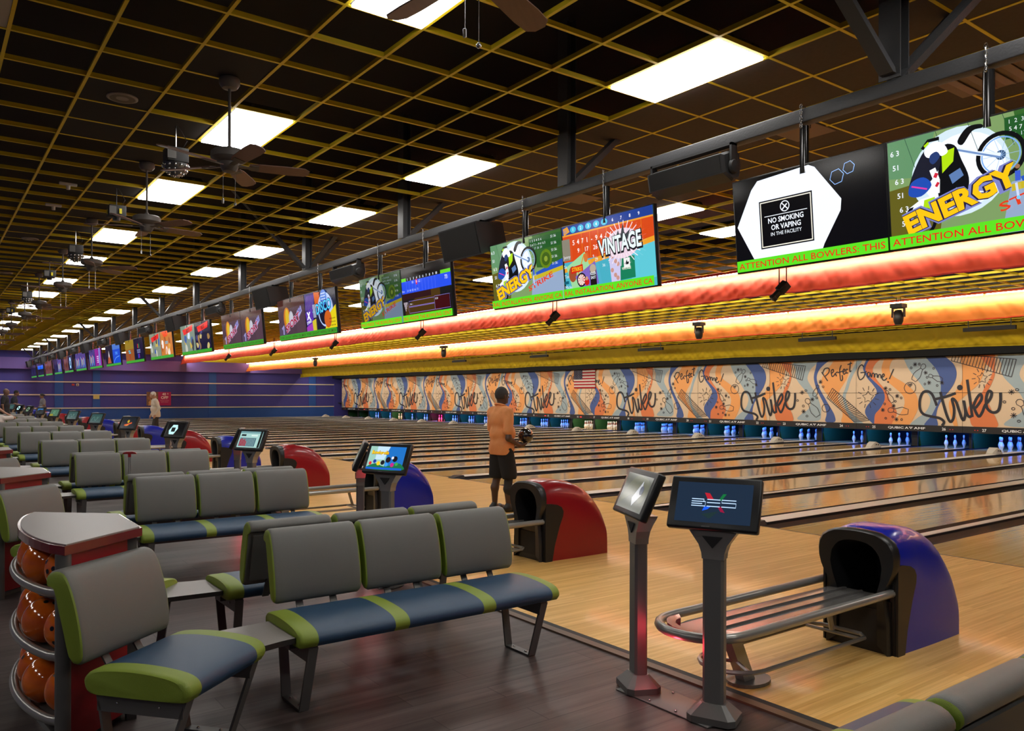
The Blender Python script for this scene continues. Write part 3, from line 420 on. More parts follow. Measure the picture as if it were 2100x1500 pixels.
for k in range(-1,16):
    yj=CL+PITCH*k+PITCH/2      # left edge of this pair
    h=1-(k%2)                   # k=4 (lanes 23,24) starts a motif
    h=0 if k%2==0 else 1
    n1=31-2*k; n2=32-2*k
    where='over lanes %s and %s'%(W(max(n1,1)),W(n2))
    t=thing('masking_unit','wavy orange and blue printed panel %s'%where,'masking panel',(XM,yj,0),group='printed masking panels')
    b=MB([PT,M_blk]); b.box(.002,.08,-3.427,-.003,.70,1.722,0); b.box(.002,.08,-3.427,-.003,1.73,2.85,0); b.build('board',t)
    o=bpy.data.objects.new('print',halves[h]); COL.objects.link(o); o.parent=t
    b=MB(M_blk); b.box(-.03,-.025,-3.43,0,1.722,1.730); b.box(-.03,-.026,-3.43,-3.424,.7,2.85); b.build('seam',t)
    b=MB(PB); b.box(-.02,.08,-3.427,-.003,.50,.70); f=b.build('number_board',t)
    a=Art((-.021,0,0),(0,-1,0),(0,0,1),.001)
    if n1>0: a.text(str(n1),.62,.555,.085,PW,'c',bold=.02)
    a.text(str(n2),2.88,.555,.085,PW,'c',bold=.02)
    a.text('QUBIC',1.1,.565,.07,PW,'l',bold=.02,w=.52); a.text('A',1.66,.565,.07,PW,'l',bold=.02,w=.12); a.text('AMF',1.95,.565,.07,PW,'l',bold=.02,w=.36); a.poly([(1.79,.635),(1.92,.635),(1.855,.565)],PW); a.poly([(1.825,.625),(1.885,.625),(1.855,.592)],PB)
    lit1=n1 in(3,7,15); lit2=n2 in(4,16)
    for x in (.36,.44): a.circ(x,.59,.014 if not lit1 else .022,PRL if lit1 else PR,8)
    for x in (3.07,3.15): a.circ(x,.59,.014 if not lit2 else .022,PRL if lit2 else PR,8)
    a.build('lettering',f)
# pin decks
def make_pin():
    b=MB([M_pinw,M_pinr]); P=[(.001,0),(.026,0),(.029,.01),(.040,.05),(.053,.085),(.0605,.115),(.058,.145),(.048,.18),(.034,.215),(.027,.235),(.0245,.25),(.0235,.262),(.0235,.275),(.0245,.288),(.028,.31),(.032,.335),(.0315,.352),(.026,.368),(.014,.379),(.001,.381)]
    return b.lathe(P,seg=14,mis=lambda i,j:1 if i in (9,10,12) else 0).build('bowling_pin')
pin0=make_pin(); used=False
PLAY={1:[],2:[],5:[0,1,2,4,5],4:[1,2,5,9],6:[0,2,3,5,9],7:[0,1,2,5,4,9],26:[0,2,5,9],24:[2,5,9,8],25:[2,5,9,8,0],13:list(range(10)),27:[0,1,2,4,5,8,9]}
kick=[]
for k in range(0,16):
    c=CL+PITCH*k
    for side in (1,-1):
        n=(31-2*k) if side>0 else (32-2*k); yc=c+side*.902
        if n>28 or n<3: continue
        P=[(0,0),(.264,.1525),(.264,-.1525),(.528,.305),(.528,0),(.528,-.305),(.792,.4575),(.792,.1525),(.792,-.1525),(.792,-.4575)]
        for q in PLAY.get(n,list(range(10))):
            o=pin0 if not used else pin0.copy()
            if used: COL.objects.link(o)
            used=True; o.location=(26.2+P[q][0],yc+P[q][1],0)
            tag(o,'white bowling pin standing on the deck of lane %s'%W(n),'bowling pin','pins on lane %s'%W(n))
        col={8:(1,.02,.35),5:(1,.8,.6),16:(1,.85,.7),17:(1,.85,.7)}.get(n,(.03,.17,1))
        e=area('pin_deck_light',(26.0,yc,.78),(0,R(-22),0),.12,.8,30 if n not in (5,16,17) else 12,col)
for k in range(-1,17):
    for nm,y,wd in (('wide',CL+PITCH*k,.14),('narrow',CL+PITCH*k-PITCH/2,.055)):
        if y>YE: continue
        if nm=='wide' and k>15: continue
        t=thing('pinsetter_kickback','dark green %s wall in the pin pit between lanes %s and %s'%(nm,W(max(31-2*k,1)),W(32-2*k)) if nm=='wide' else 'dark green narrow wall in the pin pit between lanes %s and %s'%(W(max(32-2*k,1)),W(max(33-2*k,2))),'pit wall',(0,y,0),group='pin pit side walls')
        b=MB(M_kick); b.prismy([(26.15,.0),(28.05,.0),(28.05,.95),(26.15,.95),(26.05,.3)],-wd,wd); b.build('wall_board',t)
        b=MB(M_blkm); b.box(26.0,26.045,-wd*.7,wd*.7,.0,.7); b.build('front_post',t)
b=MB(M_pit); b.box(28.1,28.2,Y0,YE,-.3,1.2); struct(b.build('wall_pit')); b=MB(M_pit); b.box(25.6,28.1,Y0,YE,1.0,1.05); struct(b.build('ceiling_pit'))
b=MB(M_wall); b.box(25.3,28.4,YE-.02,Y1,-.3,3.5); struct(b.build('trim_8'))
# flag
t=thing('flag','United States flag hanging flat from the top of the masking, above lane 16','flag',(XM-.066,29.3,1.96))
fm={c:mat('flag_'+c,v,.8) for c,v in dict(red=(.35,.005,.015),white=(.62,.55,.48),blue=(.012,.015,.05)).items()}
b=MB([fm['red'],fm['white'],fm['blue']]); FW,H=1.5,.92; NX=30
def fx(u,v): return -.0-.012*math.sin(u*9)-.01*math.sin(u*23+v)
for i in range(13):
    z0,z1=H-H*(i+1)/13,H-H*i/13
    for j in range(NX):
        u0,u1=j/NX,(j+1)/NX; mi=2 if (u1<=.42 and i<7) else (0 if i%2==0 else 1)
        q=[(fx(u0,z0),-FW*u0,z0),(fx(u1,z0),-FW*u1,z0),(fx(u1,z1),-FW*u1,z1),(fx(u0,z1),-FW*u0,z1)]; b.add(q+[(x+.006,y,z) for x,y,z in q],[(0,1,2,3),(7,6,5,4)],mi)
for r in range(9):
    for cidx in range(6 if r%2==0 else 5):
        y=-(.05+.1*cidx+(0 if r%2==0 else .05)); z=H-.03-.052*r; x=fx(-y/FW,z)-.004
        b.add([(x,y,z+.018),(x,y+.014,z-.012),(x,y-.014,z-.012)],[(0,1,2)],1)
b.build('cloth',t)
# ---------------------------------------------------------------- cloth valances with tubes behind a small lip
def valance(label,x,zt,zb,c1,c2,hem,lipc,lit=True,belly=.24):
    t=thing('cloth_valance',label,'valance',(x,0,0))
    for nm in ('cloth_'+c1[0],): 
        m=mat(nm,c1[1],.75,noise=(4,.3,c2)); nt=m.node_tree; bs=nt.nodes['Principled BSDF']; tr=nt.nodes.new('ShaderNodeBsdfTranslucent'); mx=nt.nodes.new('ShaderNodeMixShader')
        tr.inputs[0].default_value=(*c1[1],1); mx.inputs[0].default_value=.3; out=nt.nodes['Material Output']
        nt.links.new(bs.outputs[0],mx.inputs[1]); nt.links.new(tr.outputs[0],mx.inputs[2]); nt.links.new(mx.outputs[0],out.inputs[0])
    b=MB([mat('cloth_'+c1[0],c1[1],.75,noise=(4,.3,c2),stretch=(1,1,1)),mat('hem_'+c1[0],hem,.8)]); rings=[]; N=int((YE+2)/.05); K=20
    for i in range(N+1):
        y=-2+(YE+2)*i/N; ring=[]
        for k in range(K+1):
            s=k/K; f=math.sin(PI*s)**.5 if s<1 else 0
            wr=(.020*math.sin(y*9+7*s+2*math.sin(y*.9))+.018*math.sin(y*17-13*s+3*math.sin(y*1.3))*(.5+.5*math.sin(y*.7))+.012*math.sin(y*31+16*s+2*math.sin(y*3)))*(s**.7)
            xx=belly*(1-s**1.6)+.0-wr-(.02 if s>.9 else 0); zz=zt-.005+(zb-zt)*s
            ring.append((xx,y,zz-.012*math.sin(y*1.7)*s))
        rings.append(ring)
    b.loft([r[::-1] for r in rings],cap=False,closed=False,mis=lambda i,j:1 if j<1 else 0)
    b.build('cloth',t)
    if lit:
        b=MB(mat('lip_'+c1[0],lipc,.7)); b.box(-.012,0,-2,YE,zt-.028,zt+.02); b.build('lip',t)
        b=MB(M_fluo); 
        y=-1.9
        while y<YE-1.3: b.tube([(.05,y,zt-.035),(.05,y+1.15,zt-.035)],.013,8); y+=1.22
        b.build('tube_lights',t)
    return t
TUBES=valance('long red cloth valance with fluorescent tubes glowing along its top',XR,CEIL,3.68,('red',(.78,.085,.034)),(.70,.07,.026),(.42,.004,.008),(.6,.02,.01))
valance('long orange cloth valance with glowing tubes, beyond the red one',XO,CEIL2,3.28,('orange',(.88,.29,.035)),(.80,.24,.03),(.75,.07,.01),(.8,.08,.01))
valance('unlit yellow cloth valance hanging above the printed masking',XY,CEIL3-.02,2.93,('yellow',(.50,.36,.008)),(.42,.29,.006),(.62,.47,.01),(.5,.36,.01),lit=False,belly=.03)
# ---------------------------------------------------------------- truss beam with its posts
t=thing('steel_beam','long square black steel beam holding the screens and speakers','beam',(5.33,0,0))
b=MB(M_beam); b.rbox(-.05,.05,-1.5,56.2,3.645,3.75,.008); b.build('tube',t)
for k in range(-1,16):
    y=CT+PITCH*k-.03
    if y<-1.4: continue
    b=MB(M_beam); b.box(-.06,-.048,y-.075,y+.075,3.752,5.45); b.box(.048,.06,y-.075,y+.075,3.752,5.45); b.box(-.05,.05,y-.006,y+.006,3.752,5.45); b.build('post',t)
    b=MB(M_beam)
    def brace(dx,dy,h=1.25):
        P=[(0+.06*np.sign(dx),0,0),(dx,dy,h)]; q=[]
        for px,py,pz in P:
            zz=3.78+pz; q.append([(px-.04,y+py-.05,zz),(px+.04,y+py-.05,zz),(px+.04,y+py+.05,zz),(px-.04,y+py+.05,zz)])
        b.loft(q,sm=False)
    brace(1.25,-.35)
    if k%3==0: brace(-1.2,.25); brace(.7,-1.0)
    b.build('brace',t)
# ---------------------------------------------------------------- screens
K=scr(8,8,12); WT=scr(238,244,255)
GRN=scr(90,215,35); TRD=scr(215,45,25)
def ticker(a,W_,H_,txt,dim=0,x0=.02):
    g=GRN if not dim else scr(60,150,40); r=TRD if not dim else scr(60,70,30)
    a.rect(0,0,W_,.088,g); a.text(txt,x0,.020,.048,r,'l',bold=.008,w=W_-2*x0)
def hexa(cx_,cy_,r,ry=None,rot=0): return [(cx_+r*math.cos(PI/3*i+rot),cy_+(ry or r)*math.sin(PI/3*i+rot)) for i in range(6)]
def art_nosmoke(a,w,h):
    a.rect(0,0,w,h,K); a.poly([(.02,.36),(.17,.63),(.23,h-.03),(.68,h-.005),(.73,h-.03),(.93,.42),(.92,.34),(.78,.12),(.76,.075),(.17,.075)],WT)
    a.rect(.235,.155,.70,.525,K); a.rect(.245,.165,.69,.515,scr(235,230,215)); a.rect(.253,.173,.682,.507,K)
    a.circ(.465,.455,.038,WT,20,rin=.007); a.line([(.44,.48),(.49,.43)],.008,WT); a.line([(.44,.43),(.485,.47)],.01,WT)
    a.rect(.28,.398,.655,.403,WT)
    for s_,y_,w_ in (('NO SMOKING',.345,.31),('OR VAPING',.29,.26)): a.text(s_,.467,y_,.04,WT,'c',bold=.02,w=w_)
    a.text('IN THE FACILITY',.467,.245,.028,WT,'c',w=.27)
    for c in ((.905,.58,.055),(1.0,.625,.045)):
        P=hexa(*c,rot=.2); a.line(P+P[:1],.005,scr(150,190,255))
def art_energy(a,w,h,dim=1.0):
    S=lambda r,g,b_: scr(int(r*dim),int(g*dim),int(b_*dim))
    a.rect(0,0,w,h,S(120,150,95)); a.poly([(0,h*.55),(w*.3,h*.6),(w*.25,0),(0,0)],S(95,90,30)); a.poly([(w*.62,h),(w,h),(w,h*.45),(w*.66,h*.52)],S(50,95,40))
    a.poly([(0,h),(w*.25,h),(w*.18,h*.62),(0,h*.66)],S(95,140,100)); a.circ(w*.36,h*.6,.30,S(205,225,235),28,ry=.28); a.circ(w*.38,h*.6,.25,S(238,246,255),28,ry=.235)
    a.poly([(w*.6,h*.42),(w,h*.52),(w,0),(w*.55,0)],S(140,160,190)); a.poly([(w*.64,h*.45),(w,h*.58),(w,h*.48),(w*.66,h*.36)],S(40,80,180)); a.poly([(w*.6,h*.4),(w,h*.48),(w,h*.42),(w*.6,h*.34)],S(190,170,40))
    a.circ(w*.79,h*.62,.10,S(95,125,20),20); a.circ(w*.79,h*.62,.07,S(60,90,20),20); a.circ(w*.79,h*.62,.03,S(130,150,50),12)
    for i in range(5):
        x=.12+i*.2; a.line([(x,h),(x+.06,h*.72)],.003,S(40,70,60))
    for i in range(6):
        y=h-.1-.095*i
        if y>.12: a.text('51' if i%2 else '6 3',.02+.012*i,y,.036,S(235,240,250),bold=.01)
    a.rect(w*.58,h-.16,w,h-.03,S(35,85,40)); a.text('1  2  3  4  5  6',w*.60,h-.07,.025,S(230,240,240)); a.text('5 4 7 1 - 9 4 / 6 3',w*.6,h-.115,.026,S(235,240,240)); a.text('9  17  26  29',w*.62,h-.152,.024,S(200,215,220))
    for i in range(5): a.text('51 56',w*.875,h-.07-.07*i,.028,S(230,235,240))
    BK=S(14,16,20); LM=S(170,215,20)
    # front wheel, fork, body, rider, rear of the motocross bike
    a.circ(w*.56,h*.66,.130,BK,30,rin=.026); a.circ(w*.56,h*.66,.108,S(120,165,230),30,rin=.008); a.circ(w*.56,h*.66,.03,S(60,85,120),12)
    for i in range(10): a.line([(w*.56,h*.66),(w*.56+.105*math.cos(i*.63),h*.66+.105*math.sin(i*.63))],.0025,S(150,185,230))
    a.poly(catmull([(.46,.62),(.52,.69),(.60,.69),(.61,.665),(.55,.66),(.49,.59)],True,4),BK)
    a.line([(.40,.60),(.56,.52),(w*.56,h*.66)],.026,S(225,235,250)); a.line([(.41,.585),(w*.56,h*.64)],.012,S(110,140,190))
    a.poly(catmull([(.36,.60),(.44,.60),(.48,.50),(.52,.38),(.50,.28),(.42,.22),(.34,.26),(.33,.40)],True,4),BK)
    a.poly([(.36,.57),(.44,.585),(.43,.50),(.36,.44)],LM); a.poly([(.40,.42),(.47,.45),(.49,.40),(.42,.36)],S(90,120,170)); a.line([(.44,.33),(.49,.28)],.01,LM)
    a.poly(catmull([(.20,.53),(.27,.62),(.34,.60),(.35,.50),(.30,.42),(.20,.34),(.14,.38)],True,4),S(30,32,45)); a.poly(catmull([(.16,.42),(.24,.44),(.29,.38),(.22,.32),(.14,.34)],True,4),S(35,75,170)); a.line([(.16,.395),(.26,.36)],.01,S(220,60,160))
    a.poly(catmull([(.255,.61),(.31,.65),(.37,.63),(.40,.57),(.36,.55),(.33,.58),(.29,.555),(.26,.57)],True,4),S(245,248,255)); a.poly(catmull([(.29,.57),(.33,.585),(.35,.55),(.31,.51),(.285,.53)],True,4),S(40,60,110))
    a.line([(.24,.62),(.28,.665),(.35,.665)],.022,BK); a.poly([(.25,.64),(.28,.66),(.285,.645),(.26,.625)],LM)
    a.line([(.30,.48),(.325,.40),(.32,.32)],.04,S(245,245,250)); a.line([(.31,.44),(.33,.43)],.03,S(200,40,60)); a.line([(.32,.38),(.335,.37)],.03,S(200,40,60))
    a.poly([(.10,.20),(.20,.24),(.30,.26),(.29,.31),(.22,.30),(.13,.25)],S(240,245,250)); a.poly([(.10,.20),(.14,.255),(.17,.26),(.15,.215)],BK); a.poly([(.24,.29),(.31,.30),(.30,.21),(.23,.22)],LM)
    a.circ(.22,.15,.085,BK,24,rin=.022); a.line([(.24,.16),(.35,.29)],.02,S(200,215,235))
    # word
    for dx,dy,m_,bo in ((0,0,S(120,125,190),.13),(0,0,S(40,35,60),.075),(0,0,S(250,190,20),.045)):
        a.text('ENERGY',.13+dx,.085+dy,.125,m_,'l',rot=.30,bold=bo,w=.72)
    a.text('STRIKE',.70,.13,.055,S(220,60,30),'l',rot=.28,bold=.02,w=.44)
    a.line([(.80,.30),(.80,.36)],.03,S(60,90,200)); a.circ(.80,.385,.014,S(150,110,80),10); a.line([(.79,.29),(.80,.2)],.014,S(200,210,240)); a.circ(.8,.20,.012,S(120,200,255),8)
def art_vintage(a,w,h):
    S=scr; a.rect(0,0,w,h,S(70,165,185)); a.rect(0,h*.5,w,h-.1,S(205,70,25)); a.poly([(0,h*.42),(w,h*.62),(w,h*.54),(0,h*.36)],S(225,150,40)); a.rect(0,h-.09,w,h,S(30,60,140)); a.rect(0,h-.1,w,h-.085,S(225,150,40))
    a.poly([(w*.75,h*.5),(w,h*.55),(w,.075),(w*.75,.075)],S(90,190,205))
    for i in range(9):
        x=.17+i*.115
        if i<5: a.circ(x,h-.045,.045,S(60,180,215),14,ry=.032)
        a.text(str(i+1),x,h-.06,.032,S(245,245,255),'c',bold=.01)
    a.poly([(.02,h-.02),(.09,h-.005),(.12,h-.06),(.03,h-.09)],S(215,150,50)); a.text('G1',.05,h-.065,.032,S(90,110,190),'c',bold=.01)
    for i,c in enumerate('5471-94/63'): a.text(c,.17+i*.068,h-.2,.05,S(250,245,240),'c',bold=.01)
    for i,c in enumerate(('9','17','26','29')): a.text(c,.24+i*.125,h-.285,.045,S(250,240,235),'c',bold=.01)
    for x in (.30,.42,.54,.66,1.0,1.12): a.line([(x,h-.1),(x,h*.5)],.004,S(225,140,30))
    a.rect(.0,h*.52,.12,h-.13,S(130,125,110)); a.text('Jenny',.01,h*.55,.035,S(220,220,225)); a.text('Sa',.01,.30,.035,S(220,230,240)); a.text('Tom',.01,.20,.035,S(220,230,240)); a.text('Micke',.01,.09,.035,S(220,230,240)); a.rect(0,.14,.07,.17,S(20,90,110))
    for x,y,t_ in ((.46,.355,'9'),(.5,.32,'29'),(.6,.32,'36'),(.72,.33,'51'),(.6,.25,'36'),(.7,.27,'6 3'),(.72,.23,'55')): a.text(t_,x,y,.03,S(220,240,245),'c')
    a.poly([(.05,.31),(.34,.43),(.42,.22),(.30,.09),(.12,.09)],S(150,205,150)); a.circ(.14,.23,.06,S(150,75,45),16,ry=.08); a.line([(.2,.18),(.33,.41)],.012,S(215,130,30)); a.circ(.35,.37,.03,S(205,110,50),12,ry=.045)
    a.poly([(.12,.30),(.30,.315),(.30,.245),(.12,.235)],S(200,35,20)); a.text('STRIKE',.21,.255,.04,S(240,190,30),'c',bold=.02,w=.15)
    a.poly([(.18,.2),(.48,.32),(.52,.1),(.24,.08)],S(120,95,180)); a.circ(.27,.16,.07,S(25,20,30),20); a.circ(.27,.16,.055,S(225,215,205),20)
    for i in range(10): q=i*PI/5; a.poly([(.27,.16),(.27+.055*math.cos(q),.16+.055*math.sin(q)),(.27+.055*math.cos(q+.3),.16+.055*math.sin(q+.3))],S(190,30,35),False)
    a.rect(.40,.09,.49,.26,S(30,22,20)); a.circ(.445,.25,.045,S(175,160,140),14); a.text('KILLER',.445,.19,.03,WT,'c',bold=.01,w=.08); a.text('SHOT',.445,.15,.03,WT,'c',bold=.01,w=.07); a.circ(.35,.13,.035,S(190,30,25),12); a.circ(.35,.165,.02,S(200,140,110),10)
    a.poly([(.70,.36),(1.02,.30),(1.02,.10),(.72,.09)],S(25,120,85)); a.poly([(.68,.37),(.84,.34),(.82,.09),(.70,.09)],S(195,190,225)); 
    for x,y in ((.73,.33),(.77,.28),(.80,.25),(.72,.20),(.76,.15),(.79,.12)): a.circ(x,y,.022,S(190,140,130),10)
    a.rect(.88,.2,.96,.29,S(225,230,225)); a.poly([(.89,.24),(.90,.26),(.905,.245),(.92,.275),(.93,.25),(.95,.255),(.94,.23),(.9,.23)],K); a.text('VINTAGE',.91,.185,.025,S(225,225,210),'c',bold=.02,w=.12)
    a.circ(.88,h*.60,.22,S(225,200,215),28,ry=.14)
    for i in range(26):
        q=i*2*PI/26; a.line([(.88+.12*math.cos(q),h*.6+.1*math.sin(q)),(.88+.26*math.cos(q),h*.6+.21*math.sin(q))],.008,S(240,225,235))
    a.poly([(.78,h*.76),(.80,h*.66),(.84,h*.78),(.865,h*.68),(.91,h*.86),(.925,h*.70),(1.0,h*.76),(.96,h*.64),(.84,h*.62)],S(60,65,70))
    a.text('VINTAGE',.85,h*.5,.15,S(30,28,35),'c',rot=.04,bold=.09,w=.60); a.text('VINTAGE',.85,h*.51,.15,S(225,240,240),'c',rot=.04,bold=.03,w=.57)
def art_score(a,w,h):
    S=scr; a.rect(0,0,w,h,S(26,22,22)); a.poly([(.05,.20),(.75,.44),(.98,.50),(.98,.09),(.05,.09)],S(70,50,10)); a.rect(0,.30,w*.6,.38,S(45,18,18)); a.rect(.98,.1,w,.45,S(22,22,20))
    a.rect(0,.38,w,.56,S(35,75,225)); a.rect(0,.545,.13,.59,S(100,200,40)); a.rect(w-.24,.545,w,.59,S(100,200,40)); a.rect(.13,.545,w-.24,.59,K)
    for i in range(10): a.text(str(i+1),.17+i*.085,.553,.032,WT,'c',bold=.02); a.line([(.13+i*.085,.38),(.13+i*.085,.545)],.003,S(110,130,240))
    a.circ(.42,.515,.022,S(210,15,40),14,ry=.04); a.text('18',.30,.50,.035,S(190,210,250)); a.text('8',.41,.50,.035,WT); a.text('-62',.46,.50,.035,S(190,210,250)); a.text('73',w-.13,.47,.05,WT,bold=.01); a.text('20  48  58  66  73',.16,.40,.03,S(170,190,250)); a.text('Brw',.02,.40,.03,S(190,200,250))
    for x0,y0,x1,y1 in ((.18,.20,.84,.27),(.18,.11,.84,.19),(.85,.11,w-.04,.28)): P=[(x0,y0),(x1,y0),(x1,y1),(x0,y1),(x0,y0)]; a.line(P,.004,S(150,130,220))
    a.rect(.86,.115,w-.05,.27,S(60,5,5)); a.text('Brw',.22,.22,.022,WT); a.text('13.20',.87,.235,.024,WT)
    for r in range(4):
        for i in range(4-r): a.line([(.055+r*.014+i*.028,.235-r*.03),(.055+r*.014+i*.028,.265-r*.03)],.012,S(215,200,215))
def art_sport(a,w,h,v=0):
    S=scr; a.rect(0,0,w,h,S(75,55,65)); a.poly([(0,h),(w,h),(w,h*.8),(0,h*.75)],S(70,40,35)); a.poly([(0,.2),(w*.3,.32),(w*.3,0),(0,0)],S(110,75,50) if v else S(80,65,85))
    a.circ(.42,.38,.16,S(190,110,25),18,ry=.2); a.circ(.43,.40,.09,S(205,170,40),16,ry=.15); a.circ(.62,.36,.11,S(165,165,175),20,ry=.14); a.circ(.63,.38,.08,S(185,185,195),16,ry=.1)
    for i in range(7): a.line([(.7+.07*i,h),(.9+.05*i,.1)],.004,S(110,80,90))
    a.poly([(.92,.48),(1.1,.56),(1.14,.46),(.98,.36),(.86,.40)],S(150,150,200)); a.text('AG',.95,.42,.08,S(90,80,150),bold=.05,rot=.3)
    a.text('SPORT',.36,.12,.13,S(190,150,190),'l',rot=.32,bold=.07,w=.72); a.text('SPORT',.36,.12,.13,S(150,35,45),'l',rot=.32,bold=.02,w=.70); a.line([(.16,.2),(.24,.26),(.22,.1)],.05,S(150,145,200))
def art_disco(a,w,h):
    S=scr; a.rect(0,0,w,h,S(28,26,48)); a.poly([(0,h),(.42,h),(.38,h*.5),(0,h*.42)],S(60,50,110))
    for i in range(6): a.line([(.02+.06*i,h*.62),(.1+.06*i,h*.95)],.015,S(130,90,190)); a.circ(.05+.07*i,h*.55,.012,S(80,190,190),8)
    a.poly([(0,.40),(.30,.48),(.34,.24),(.05,.16)],S(85,50,160)); a.text('X',.14,.29,.12,WT,'c',bold=.06); a.text('STRIKE',.15,.22,.045,WT,'c',rot=.2,bold=.02,w=.2)
    a.poly([(.02,.16),(.28,.22),(.3,.08),(.02,.08)],S(150,60,170)); a.poly([(.28,.25),(.44,.28),(.44,.08),(.3,.08)],S(200,180,50))
    for i in range(4): a.line([(.36+.03*i,.3),(.34+.03*i,.52)],.012,S(205,215,245))
    a.poly([(.42,h),(.66,h-.02),(.62,h*.6),(.45,h*.65)],S(200,90,20)); a.circ(.85,.40,.30,S(170,190,235),28,ry=.28); a.circ(.80,.36,.2,S(24,22,40),24); a.poly([(.95,.30),(w,.45),(w,.09),(.8,.09)],S(215,195,20)); a.circ(.93,.24,.14,S(195,90,25),20)
    for i in range(5):
        for j in range(3): a.circ(1.0+.05*i,.13+.055*j,.012,S(60,40,15),8)
    a.circ(.82,.60,.13,S(60,110,200),20)
    for i in range(5):
        for j in range(4): a.circ(.74+.04*i,.53+.045*j,.013,S(210,225,245),6)
    a.text('DISCO',.52,.34,.17,S(20,40,110),'l',rot=.12,bold=.07,w=.62); a.text('DISCO',.52,.34,.17,S(80,200,245),'l',rot=.12,bold=.02,w=.60)
def art_splash(a,w,h,v=0):
    S=scr; bg=[S(120,135,120),S(26,24,45),S(125,135,115),S(190,115,45)][v]; a.rect(0,0,w,h,bg); rnd=random.Random(v+3)
    cl=[(190,165,70),(60,90,150),(185,185,170),(60,60,60),(200,215,230)] if v in(0,2) else ([(150,115,60),(60,60,110),(190,170,110)] if v==1 else [(160,85,30),(210,150,60),(230,220,210)])
    for i in range(9): x,y=rnd.uniform(.1,w-.1),rnd.uniform(.12,h*.7); a.poly(catmull([(x+rnd.uniform(.05,.13)*math.cos(q),y+rnd.uniform(.05,.14)*math.sin(q)) for q in (0,1.2,2.4,3.6,5)],True,3),S(*cl[i%len(cl)]))
    if v in (0,1,2): a.poly([(.2,h*.86),(w*.9,h*.98),(w*.85,h*.78),(.3,h*.68)],S(220,35,25)); a.text('RIOT',w*.55,h*.76,.09,S(60,10,10),'c',rot=.1,bold=.03)
    if v==3: a.poly([(.15,h),(w*.8,h),(w*.6,h*.8),(.4,h*.78)],S(225,75,25)); a.rect(.5,.42,.8,.44,S(60,180,210)); a.rect(.5,.38,.8,.4,S(60,180,210)); a.line([(.5,.1),(.55,.25),(.62,.3),(.68,.22),(.72,.1)],.04,S(235,225,225))
def art_bars(a,w,h,v=0):
    S=scr
    if v==0: a.rect(0,0,w,h,S(140,80,25)); a.rect(0,h*.6,w,h,S(140,115,25)); a.rect(.5,.30,.78,.34,S(60,170,200)); a.rect(.45,.36,.72,.4,S(60,170,200)); a.rect(.58,.12,.66,.28,S(150,25,40))
    elif v==1: a.rect(0,0,w,h,S(20,18,40)); a.rect(.5,.42,.58,.55,S(200,40,40)); a.rect(.66,.42,.72,.55,S(50,160,60)); [a.rect(.4,.28+.04*i,.85,.295+.04*i,S(150,160,220)) for i in range(3)]; a.rect(.5,.12,.56,.25,S(60,80,220)); a.rect(.64,.12,.7,.25,S(140,50,180))
    elif v==2: a.rect(0,0,w,h,S(22,20,24)); a.poly([(.3,.1),(.6,.5),(.95,.1)],S(165,85,40)); a.poly([(.5,.36),(.6,.55),(.72,.36),(.6,.28)],S(190,185,190))
    elif v==3: a.rect(0,0,w,h,S(20,70,190)); a.rect(0,h*.75,w,h,S(70,110,190)); a.text('STRIKE',w*.5,h*.5,.10,S(90,160,235),'c'); a.line(catmull([(.1,.1),(.5,.25),(1.1,.3)],False,6),.02,S(110,160,235))
    elif v==4: a.rect(0,0,w,h,S(60,50,110)); [a.rect(.08+.13*i,.12+.05*(i%3),.16+.13*i,.55-.04*(i%4),S(*c)) for i,c in enumerate(((90,170,220),(170,60,60),(180,170,70),(90,190,220),(110,70,170),(200,120,60),(80,160,200),(60,90,160)))]
    elif v==5: a.rect(0,0,w,h,S(130,30,130)); a.poly([(.7,.1),(1.0,.1),(1.1,h),(.8,h)],S(110,120,190)); [a.rect(.35,.2+.07*i,.7,.235+.07*i,S(225,190,230)) for i in range(4)]
    elif v==6: a.rect(0,0,w,h,S(95,55,35)); a.circ(.6,.35,.12,S(70,30,30),14); a.rect(.3,.4,.42,.6,S(130,90,70))
    elif v==7: a.rect(0,0,w,h,S(15,15,25)); a.poly(hexa(.6,.4,.28),S(150,200,245)); a.rect(.48,.28,.72,.5,K)
    elif v==8: a.rect(0,0,w,h,S(16,14,20)); a.rect(.05,.4,w-.05,.6,S(25,95,225))
    elif v==9: a.rect(0,0,w,h,S(22,20,42)); a.rect(.3,.2,.5,.5,S(40,45,90)); a.rect(.8,.2,.9,.5,S(50,40,90))
TVS={0:(art_nosmoke,art_energy),1:(art_energy,art_vintage),2:(lambda a,w,h:art_energy(a,w,h,.72),art_score),3:(art_sport,art_disco),4:(lambda a,w,h:art_sport(a,w,h,1),lambda a,w,h:art_sport(a,w,h,0)),
5:(lambda a,w,h:art_splash(a,w,h,0),lambda a,w,h:art_splash(a,w,h,1)),6:(lambda a,w,h:art_splash(a,w,h,2),lambda a,w,h:art_splash(a,w,h,3))}
for k_,(l_,r_) in {7:(0,1),8:(2,3),9:(4,5),10:(4,4),11:(6,7),12:(9,4),13:(6,6),14:(8,8),15:(9,9)}.items():
    TVS[k_]=(lambda a,w,h,v=l_:art_bars(a,w,h,v),lambda a,w,h,v=r_:art_bars(a,w,h,v))
